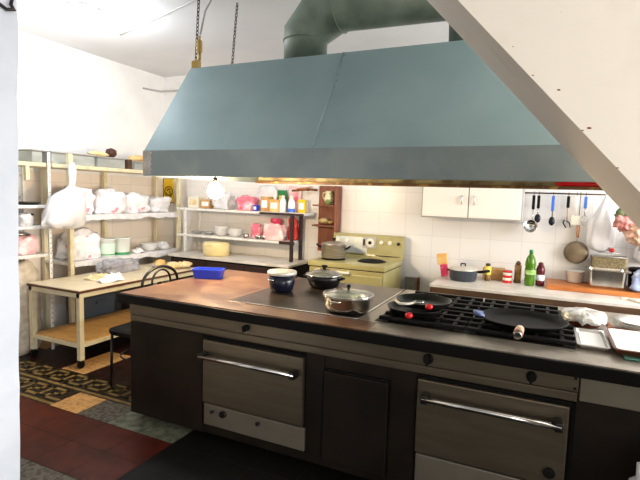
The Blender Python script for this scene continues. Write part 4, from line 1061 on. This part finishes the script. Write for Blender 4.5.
# ------------------------------------------------------------------ white punched rack at the far left
t = thing('slotted_rack', 'white slotted-angle rack at the far left beside the pillar', 'rack', (-4.48, 2.65, 0))
for x, y in ((-4.255, 3.075), (-4.66, 3.075), (-4.255, 2.25), (-4.66, 2.25)):
    b = MB(); s_ = -1 if y > 2.7 else 1
    b.box(x - .014, y - .002, 0, x + .014, y + .002, 1.885); b.box(x - .014 if x < -4.5 else x + .010, y - .0, 0, x - .010 if x < -4.5 else x + .014, y + s_ * .028, 1.885)
    p = b.build('post', 'white_metal', t)
    if y > 2.7 and x > -4.5:
        k = MB()
        for q in range(36): k.cyl((x + .0138, y - .014, .12 + q * .048), (x + .0152, y - .014, .12 + q * .048), .005, 8)
        o = k.build('punched_holes', 'void', p)
b = MB(); b.box(-4.64, 2.30, 1.748, -4.272, 3.055, 1.785, bev=.003); b.box(-4.31, 2.86, 1.62, -4.275, 2.895, 1.75, bev=.003); o = b.build('top_rail', 'cream', t); o['label'] = 'cream top board'
for z in (.935, 1.20, 1.392):
    b = MB(); b.box(-4.66, 2.25, z - .028, -4.26, 3.07, z, bev=.002); b.build('shelf', 'white_metal', t)
t = thing('stacked_pan', 'dark brown pan on the left rack between its upper shelves', 'pan', (-4.53, 2.96, 1.20))
b = MB(); b.lathe((-4.53, 2.96, 1.2005), [(0, 0), (.09, 0), (.105, .01), (.115, .10), (.12, .102), (.11, .102), (.10, .012), (0, .01)], 28); b.build('body', 'darkpot', t)
loop_handle(t, (-4.42, 2.95, 1.28), 0, .025, .025, 'darkpot', .005)
b = MB(); b.lathe((-4.42, 2.95, 1.393), [(0, 0), (.10, 0), (.12, .02), (.125, .024), (.115, .024), (0, .012)], 28)
tag(b.build('baking_dish', 'black', at=(-4.42, 2.95, 1.393)), 'black shallow dish on the top shelf of the left rack', 'dish')
blob_bag('plastic_bag', 'plastic', (-4.33, 2.87, 1.201), .056, (1, 1.2, 1.1), 41, 'small white bag on the left rack beside the pillar, upper of the visible bags', 'bag')
t = thing('metal_pot', 'grey metal pot on the left rack behind the punched post', 'pot', (-4.535, 2.94, .935))
b = MB(); b.lathe((-4.535, 2.94, .9355), [(0, 0), (.085, 0), (.095, .01), (.10, .17), (.104, .172), (.095, .172), (.088, .012), (0, .01)], 28); b.build('body', 'darkpot', t)
b = MB(); b.lathe((-4.535, 2.94, 1.1085), [(.10, 0), (.104, .001), (.06, .016), (0, .02)], 28); b.build('lid', 'alu', t)
blob_bag('plastic_bag', 'plastic_rose', (-4.36, 2.88, .936), .085, (.9, 1.1, 1.1), 43, 'pinkish white bag left of the grey metal pot on the left rack', 'bag')
blob_bag('woven_sack', 'sackcloth', (-4.46, 2.83, 0), .30, (.54, .74, 1.62), 44, 'tall cream sack standing on the floor under the left rack', 'sack', amp=.14, freq=1.6)

# ------------------------------------------------------------------ shelves and dark counter on the back wall, left part
t = thing('side_counter', 'dark-fronted counter with a pale top under the back shelves', 'counter', (-3.3, 4.78, 0))
b = MB(); b.box(-4.12, 4.50, .772, -2.46, 5.075, .80, bev=.004); b.build('top', 'marble', t)
b = MB(); b.box(-4.10, 4.53, .08, -2.48, 5.07, .772); b.build('body', 'void', t)
for k in range(3):
    x0 = -4.09 + k * .535
    b = MB(); b.box(x0, 4.515, .10, x0 + .525, 4.531, .75, bev=.003); d = b.build('door', 'darkpost', t)
    b = MB(); b.cyl((x0 + .46, 4.515, .62), (x0 + .46, 4.490, .62), .012, 12); b.build('knob', 'alu', d)
box_obj('plinth', 'void', (-4.08, 4.56, 0, -2.50, 5.06, .08), t)
t = thing('back_shelves', 'two long white shelves on dark posts above the dark-fronted counter', 'shelves', (-3.3, 4.9, .80))
b = MB(); b.box(-4.20, 4.74, 1.325, -2.42, 5.07, 1.352, bev=.003); b.build('upper_shelf', 'white_metal', t)
b = MB(); b.box(-2.98, 4.734, 1.322, -2.415, 4.742, 1.348); b.build('dark_edge', 'darkpost', t)
b = MB(); b.box(-4.20, 4.74, 1.000, -2.60, 5.07, 1.027, bev=.003); b.build('lower_shelf', 'white_metal', t)
b = MB(); b.box(-2.72, 4.734, .995, -2.525, 4.742, 1.03); b.build('dark_edge', 'darkpost', t)
for y in (4.765, 4.985):
    b = MB(); b.box(-2.59, y - .017, .801, -2.555, y + .017, 1.326, bev=.003); b.build('post', 'darkpost', t)
for y in (4.765, 5.03):
    b = MB(); b.box(-4.10, y - .015, .801, -4.07, y + .015, 1.326, bev=.003); b.build('post', 'white_metal', t)

# on the upper shelf
SZ = 1.353
def carton(name, m, x, y, w, d, h, label, cat, z=SZ, flap='paper', rz=0.):
    t = thing(name, label, cat, (x, y, z))
    R = Matrix.Rotation(rz, 3, 'Z')
    b = MB(); b.box(x - w / 2, y - d / 2, z + .0005, x + w / 2, y + d / 2, z + h, bev=.004, rot=R); b.build('carton', m, t)
    b = MB(); b.box(x - w * .35, y - d / 2 - .0015, z + h * .25, x + w * .35, y - d / 2 + .001, z + h * .75, rot=R) ; b.build('label_panel', flap, t); return t
carton('food_box', 'ivory', -4.02, 4.90, .16, .14, .14, 'ivory box at the far left of the upper back shelf', 'box', flap='dough')
carton('food_box', 'tanbox', -3.84, 4.90, .15, .12, .11, 'tan box next to the ivory box on the upper back shelf', 'box')
blob_bag('plastic_bag', 'plastic', (-3.60, 4.90, SZ), .12, (1.1, .8, .9), 51, 'white bag on the upper back shelf behind the glowing bulb', 'bag')
blob_bag('plastic_bag', 'plastic_pink', (-3.22, 4.84, SZ), .11, (1.0, .75, .85), 52, 'pink bag on the upper back shelf right of the bulb', 'bag')
blob_bag('plastic_bag', 'plastic', (-3.04, 5.005, SZ), .13, (1.1, .38, 1.25), 53, 'tall white bag on the upper back shelf behind the pink bag', 'bag', amp=.2)
carton('food_box', 'blue', -3.065, 4.79, .05, .05, .07, 'small blue box on the upper back shelf right of the pink bag', 'box')
carton('food_box', 'tanbox', -2.96, 4.86, .10, .12, .17, 'beige carton on the upper back shelf beside the small blue box', 'box')
carton('snack_packet', 'greencap', -2.83, 4.99, .10, .04, .25, 'tall green packet at the back of the upper back shelf', 'packet', flap='bread')
carton('snack_packet', 'bread', -2.85, 4.86, .13, .06, .14, 'golden packet in front of the tall green packet', 'packet', flap='paper')
carton('snack_packet', 'plastic_rose', -2.69, 5.04, .16, .03, .30, 'tall rose pink sheet leaning on the tiles above the upper back shelf', 'packet', flap='plastic_pink')
for x, y, lb in ((-2.735, 4.84, 'tall white bottle on the upper back shelf, left of two'), (-2.625, 4.84, 'white bottle with blue base on the upper back shelf, right of two')):
    t = thing('white_bottle', lb, 'bottle', (x, y, SZ), 'white bottles on the upper back shelf')
    b = MB(); b.lathe((x, y, SZ + .001), [(0, 0), (.036, 0), (.040, .006), (.040, .11), (.028, .14), (.018, .15), (.018, .165), (0, .165)], 24); b.build('body', 'whiteware', t)
    b = MB(); b.lathe((x, y, SZ + .167), [(0, 0), (.020, 0), (.018, .022), (0, .024)], 18); b.build('cap', 'ivory', t)
    if x > -2.7:
        b = MB(); b.lathe((x, y, SZ + .001), [(.0405, .004), (.0412, .03), (.0395, .05), (.0385, .004), (.0405, .004)], 24); b.build('blue_base', 'bluehandle', t)
carton('snack_packet', 'yellow', -2.53, 4.92, .09, .05, .15, 'yellow packet at the right end of the upper back shelf', 'packet', flap='paper')
t = thing('pipe_tap', 'rusty wall tap with a long arm above the back shelves', 'tap', (-2.50, 5.03, 1.62))
b = MB(); b.tube([(-2.70, 4.98, 1.600), (-2.58, 5.00, 1.612), (-2.50, 5.03, 1.622), (-2.40, 5.03, 1.614)], .012, 8); b.build('arm', 'rust', t)
b = MB(); b.cyl((-2.53, 5.03, 1.618), (-2.53, 5.08, 1.618), .016, 10); b.build('wall_pipe', 'rust', t)
b = MB(); b.tube([(-2.64, 4.99, 1.625), (-2.47, 5.02, 1.648)], .008, 8); b.build('lever', 'palewood', t)
# on the lower shelf
SZ2 = 1.028
for k, (x, y, n) in enumerate(((-3.62, 4.88, 4), (-3.40, 4.86, 3))):
    for q in range(n):
        c = (x, y, SZ2 + .020 * q); b = MB(); b.lathe(c, [(0, 0), (.04, 0), (.06, .012), (.098, .05), (.100, .053), (.092, .05), (.055, .016), (0, .01)], 28)
        pos = ('lowest', 'second', 'third', 'top')[q] if n == 4 else ('lowest', 'middle', 'top')[q]
        tag(b.build('glass_bowl', 'whiteware', at=c), f"{pos} pale bowl of the {'taller left' if k == 0 else 'shorter right'} stack on the lower back shelf", 'bowl', 'stacked pale bowls')
for k, x in enumerate((-3.98, -3.80)):
    c = (x, 4.88, SZ2); b = MB(); b.lathe(c, [(0, 0), (.035, 0), (.075, .03), (.078, .034), (.07, .032), (.03, .008), (0, .006)], 24)
    tag(b.build('small_dish', 'alu', at=c), ('left' if k == 0 else 'right') + ' shallow metal dish at the left end of the lower back shelf', 'dish')
blob_bag('snack_packet', 'plastic_pink', (-3.10, 4.88, SZ2 + .001), .075, (.9, .6, 1.2), 61, 'pinkish red twisted packet on the lower back shelf under the blue box', 'packet')
carton('snack_packet', 'magenta', -2.90, 4.98, .13, .05, .24, 'bright pink packet standing on the lower back shelf', 'packet', SZ2, 'plastic_pink')
blob_bag('plastic_bag', 'plastic_rose', (-2.82, 4.815, SZ2 + .001), .12, (1.0, .42, .85), 62, 'pale rose bag on the lower back shelf next to the dark posts', 'bag')
blob_bag('snack_packet', 'redbag', (-2.66, 4.965, SZ2 + .001), .10, (.55, .42, 1.4), 63, 'red packet on the lower back shelf behind the dark posts', 'packet')
for k, (x, r) in enumerate(((-3.19, .035), (-3.02, .04), (-2.95, .03))):
    c = (x, 4.78, SZ2); b = MB(); b.lathe(c, [(0, 0), (r * .8, 0), (r, .01), (r, .045), (r * .9, .05), (0, .05)], 20)
    tag(b.build('metal_tin', 'inox', at=c), ('left', 'middle', 'right')[k] + ' small metal tin at the front of the lower back shelf', 'tin', 'small tins on the lower back shelf')
# on the counter
t = thing('food_tub', 'pale yellow round tub on the counter under the back shelves', 'tub', (-3.58, 4.73, .80))
b = MB(); b.lathe((-3.58, 4.73, .801), [(0, 0), (.15, 0), (.165, .01), (.168, .125), (.160, .15), (.13, .16), (0, .162)], 36, sx=1.0, sy=.85); b.build('body', 'tub', t)
b = MB(); b.torus((-3.58, 4.73, .935), .167, .005, 'z', 36, 6, sy=.85); b.build('rim', 'tub', t)

# yellow picture with a round black emblem
t = thing('yellow_picture', 'small yellow picture with a round black emblem on the back wall', 'picture', (-4.655, 5.07, 1.40))
b = MB(); b.box(-4.735 + .03, 5.058, 1.40, -4.545, 5.079, 1.712, bev=.002); b.build('panel', 'yellow', t)
ecx, ecz = -4.618, 1.545
b = MB(); b.torus((ecx, 5.057, ecz), .066, .006, 'y', 32, 6); b.torus((ecx, 5.057, ecz), .045, .006, 'y', 20, 6, a0=PI * 1.1, a1=PI * 1.9)
b.tube([(ecx - .03, 5.057, ecz + .005), (ecx - .01, 5.057, ecz + .035), (ecx + .03, 5.057, ecz + .02)], .007, 6); b.ball((ecx + .015, 5.057, ecz - .008), .012, 1, .3, 1, sub=2)
b.build('emblem', 'blackplastic', t)
b = MB()
for (x0, x1, z0, z1) in ((-4.711, -4.543, 1.394, 1.402), (-4.711, -4.543, 1.710, 1.718), (-4.711, -4.703, 1.394, 1.718)): b.box(x0, 5.054, z0, x1, 5.079, z1)
b.build('frame', 'pepper', t)

# brown shelf box on the wall with a jug
t = thing('corner_shelf', 'narrow red brown wooden wall shelf left of the green stove', 'shelf', (-2.25, 5.0, .95))
b = MB(); b.prism([(-2.385, .92), (-2.165, .92), (-2.165, 1.155), (-2.115, 1.155), (-2.115, 1.665), (-2.385, 1.665)], 'y', 5.055, 5.078); b.build('back_board', 'shelfwood', t)
b = MB(); b.box(-2.135, 4.925, 1.155, -2.115, 5.055, 1.665, bev=.002); b.build('side_board', 'shelfwood', t)
for z in (1.225, 1.452):
    b = MB(); b.box(-2.40, 4.915, z - .016, -2.137, 5.054, z, bev=.002); b.build('shelf_board', 'shelfwood', t)
t = thing('ceramic_jug', 'cream and green jug on the upper board of the brown wall shelf', 'jug', (-2.265, 4.985, 1.452))
c = (-2.225, 4.985, 1.453)
b = MB(); b.lathe(c, [(0, 0), (.038, 0), (.044, .008), (.054, .05), (.054, .09), (.040, .13), (.042, .15), (.046, .155), (.038, .152), (.034, .13), (.046, .09), (.046, .05), (0, .01)], 28); b.build('body', 'jug', t)
b = MB(); b.tube([(c[0] - .040, c[1], c[2] + .14), (c[0] - .075, c[1], c[2] + .13), (c[0] - .082, c[1], c[2] + .09), (c[0] - .05, c[1], c[2] + .05)], .008, 8); b.build('handle', 'jug', t)
b = MB(); b.lathe((-2.162, 4.945, 1.453), [(0, 0), (.016, 0), (.021, .015), (.016, .035), (0, .036)], 20)
tag(b.build('small_cup', 'darkpot', at=(-2.155, 4.955, 1.453)), 'small dark cup beside the jug on the brown wall shelf', 'cup')
t = thing('ceramic_shell', 'tan ceramic ornament on the lower board of the brown wall shelf', 'ornament', (-2.27, 4.985, 1.225))
b = MB(); b.ball((-2.28, 4.985, 1.272), .052, 1.15, .8, .64, 3, .3, 2.6, 5); b.build('shell_body', 'shell', t)
b = MB(); b.ball((-2.20, 4.98, 1.258), .03, 1.1, .8, .75, 3, .2, 2.6, 9); b.build('spout', 'shell', t)

# ------------------------------------------------------------------ light and camera
def area(name, loc, target, sx, sy, power, col):
    l = bpy.data.lights.new(name, 'AREA'); l.shape = 'RECTANGLE'; l.size = sx; l.size_y = sy; l.energy = power; l.color = col
    o = bpy.data.objects.new(name, l); COL.objects.link(o); o.location = loc
    o.rotation_euler = (Vector(target) - Vector(loc)).to_track_quat('-Z', 'Y').to_euler(); return o
def point(name, loc, power, col, r):
    l = bpy.data.lights.new(name, 'POINT'); l.energy = power; l.color = col; l.shadow_soft_size = r
    o = bpy.data.objects.new(name, l); COL.objects.link(o); o.location = loc; return o
area('window_daylight_right', (XR - .03, 3.4, 1.72), (0, 3.4, 1.6), 2.1, 1.5, 130, (1, .98, .95))
area('window_daylight_front', (XR - .03, -.5, 1.6), (0, -.5, 1.5), 2.7, 1.9, 115, (1, .97, .93))
point('ceiling_lamp_light', (-3.60, 2.93, 2.80), 42, (.90, .95, 1.0), .10)

w = bpy.data.worlds.new('sky'); SC.world = w; w.use_nodes = True
w.node_tree.nodes['Background'].inputs[0].default_value = (.85, .92, 1, 1); w.node_tree.nodes['Background'].inputs[1].default_value = 1.0

cam = bpy.data.cameras.new('camera'); co = bpy.data.objects.new('camera', cam); COL.objects.link(co); SC.camera = co
cam.sensor_fit = 'HORIZONTAL'; cam.sensor_width = 36.; cam.lens = 36. * 485. / 640.; cam.clip_start = .05
p, r, yw = math.radians(5.4), math.radians(1.7), math.radians(25.)
F = Vector((-math.sin(yw) * math.cos(p), math.cos(yw) * math.cos(p), -math.sin(p)))
Rt = Vector((math.cos(yw), math.sin(yw), 0)); Up = Rt.cross(F)
R2 = Rt * math.cos(r) + Up * math.sin(r); U2 = -Rt * math.sin(r) + Up * math.cos(r)
co.matrix_world = Matrix(((R2.x, U2.x, -F.x, 0), (R2.y, U2.y, -F.y, 0), (R2.z, U2.z, -F.z, 1.57), (0, 0, 0, 1)))

for o in list(COL.objects):
    if '_at' in o: del o['_at']
vs = SC.view_settings
SC.display_settings.display_device = 'sRGB'
vs.view_transform = 'Standard'; vs.look = 'None'; vs.exposure = .35; vs.gamma = 1.; vs.use_curve_mapping = False
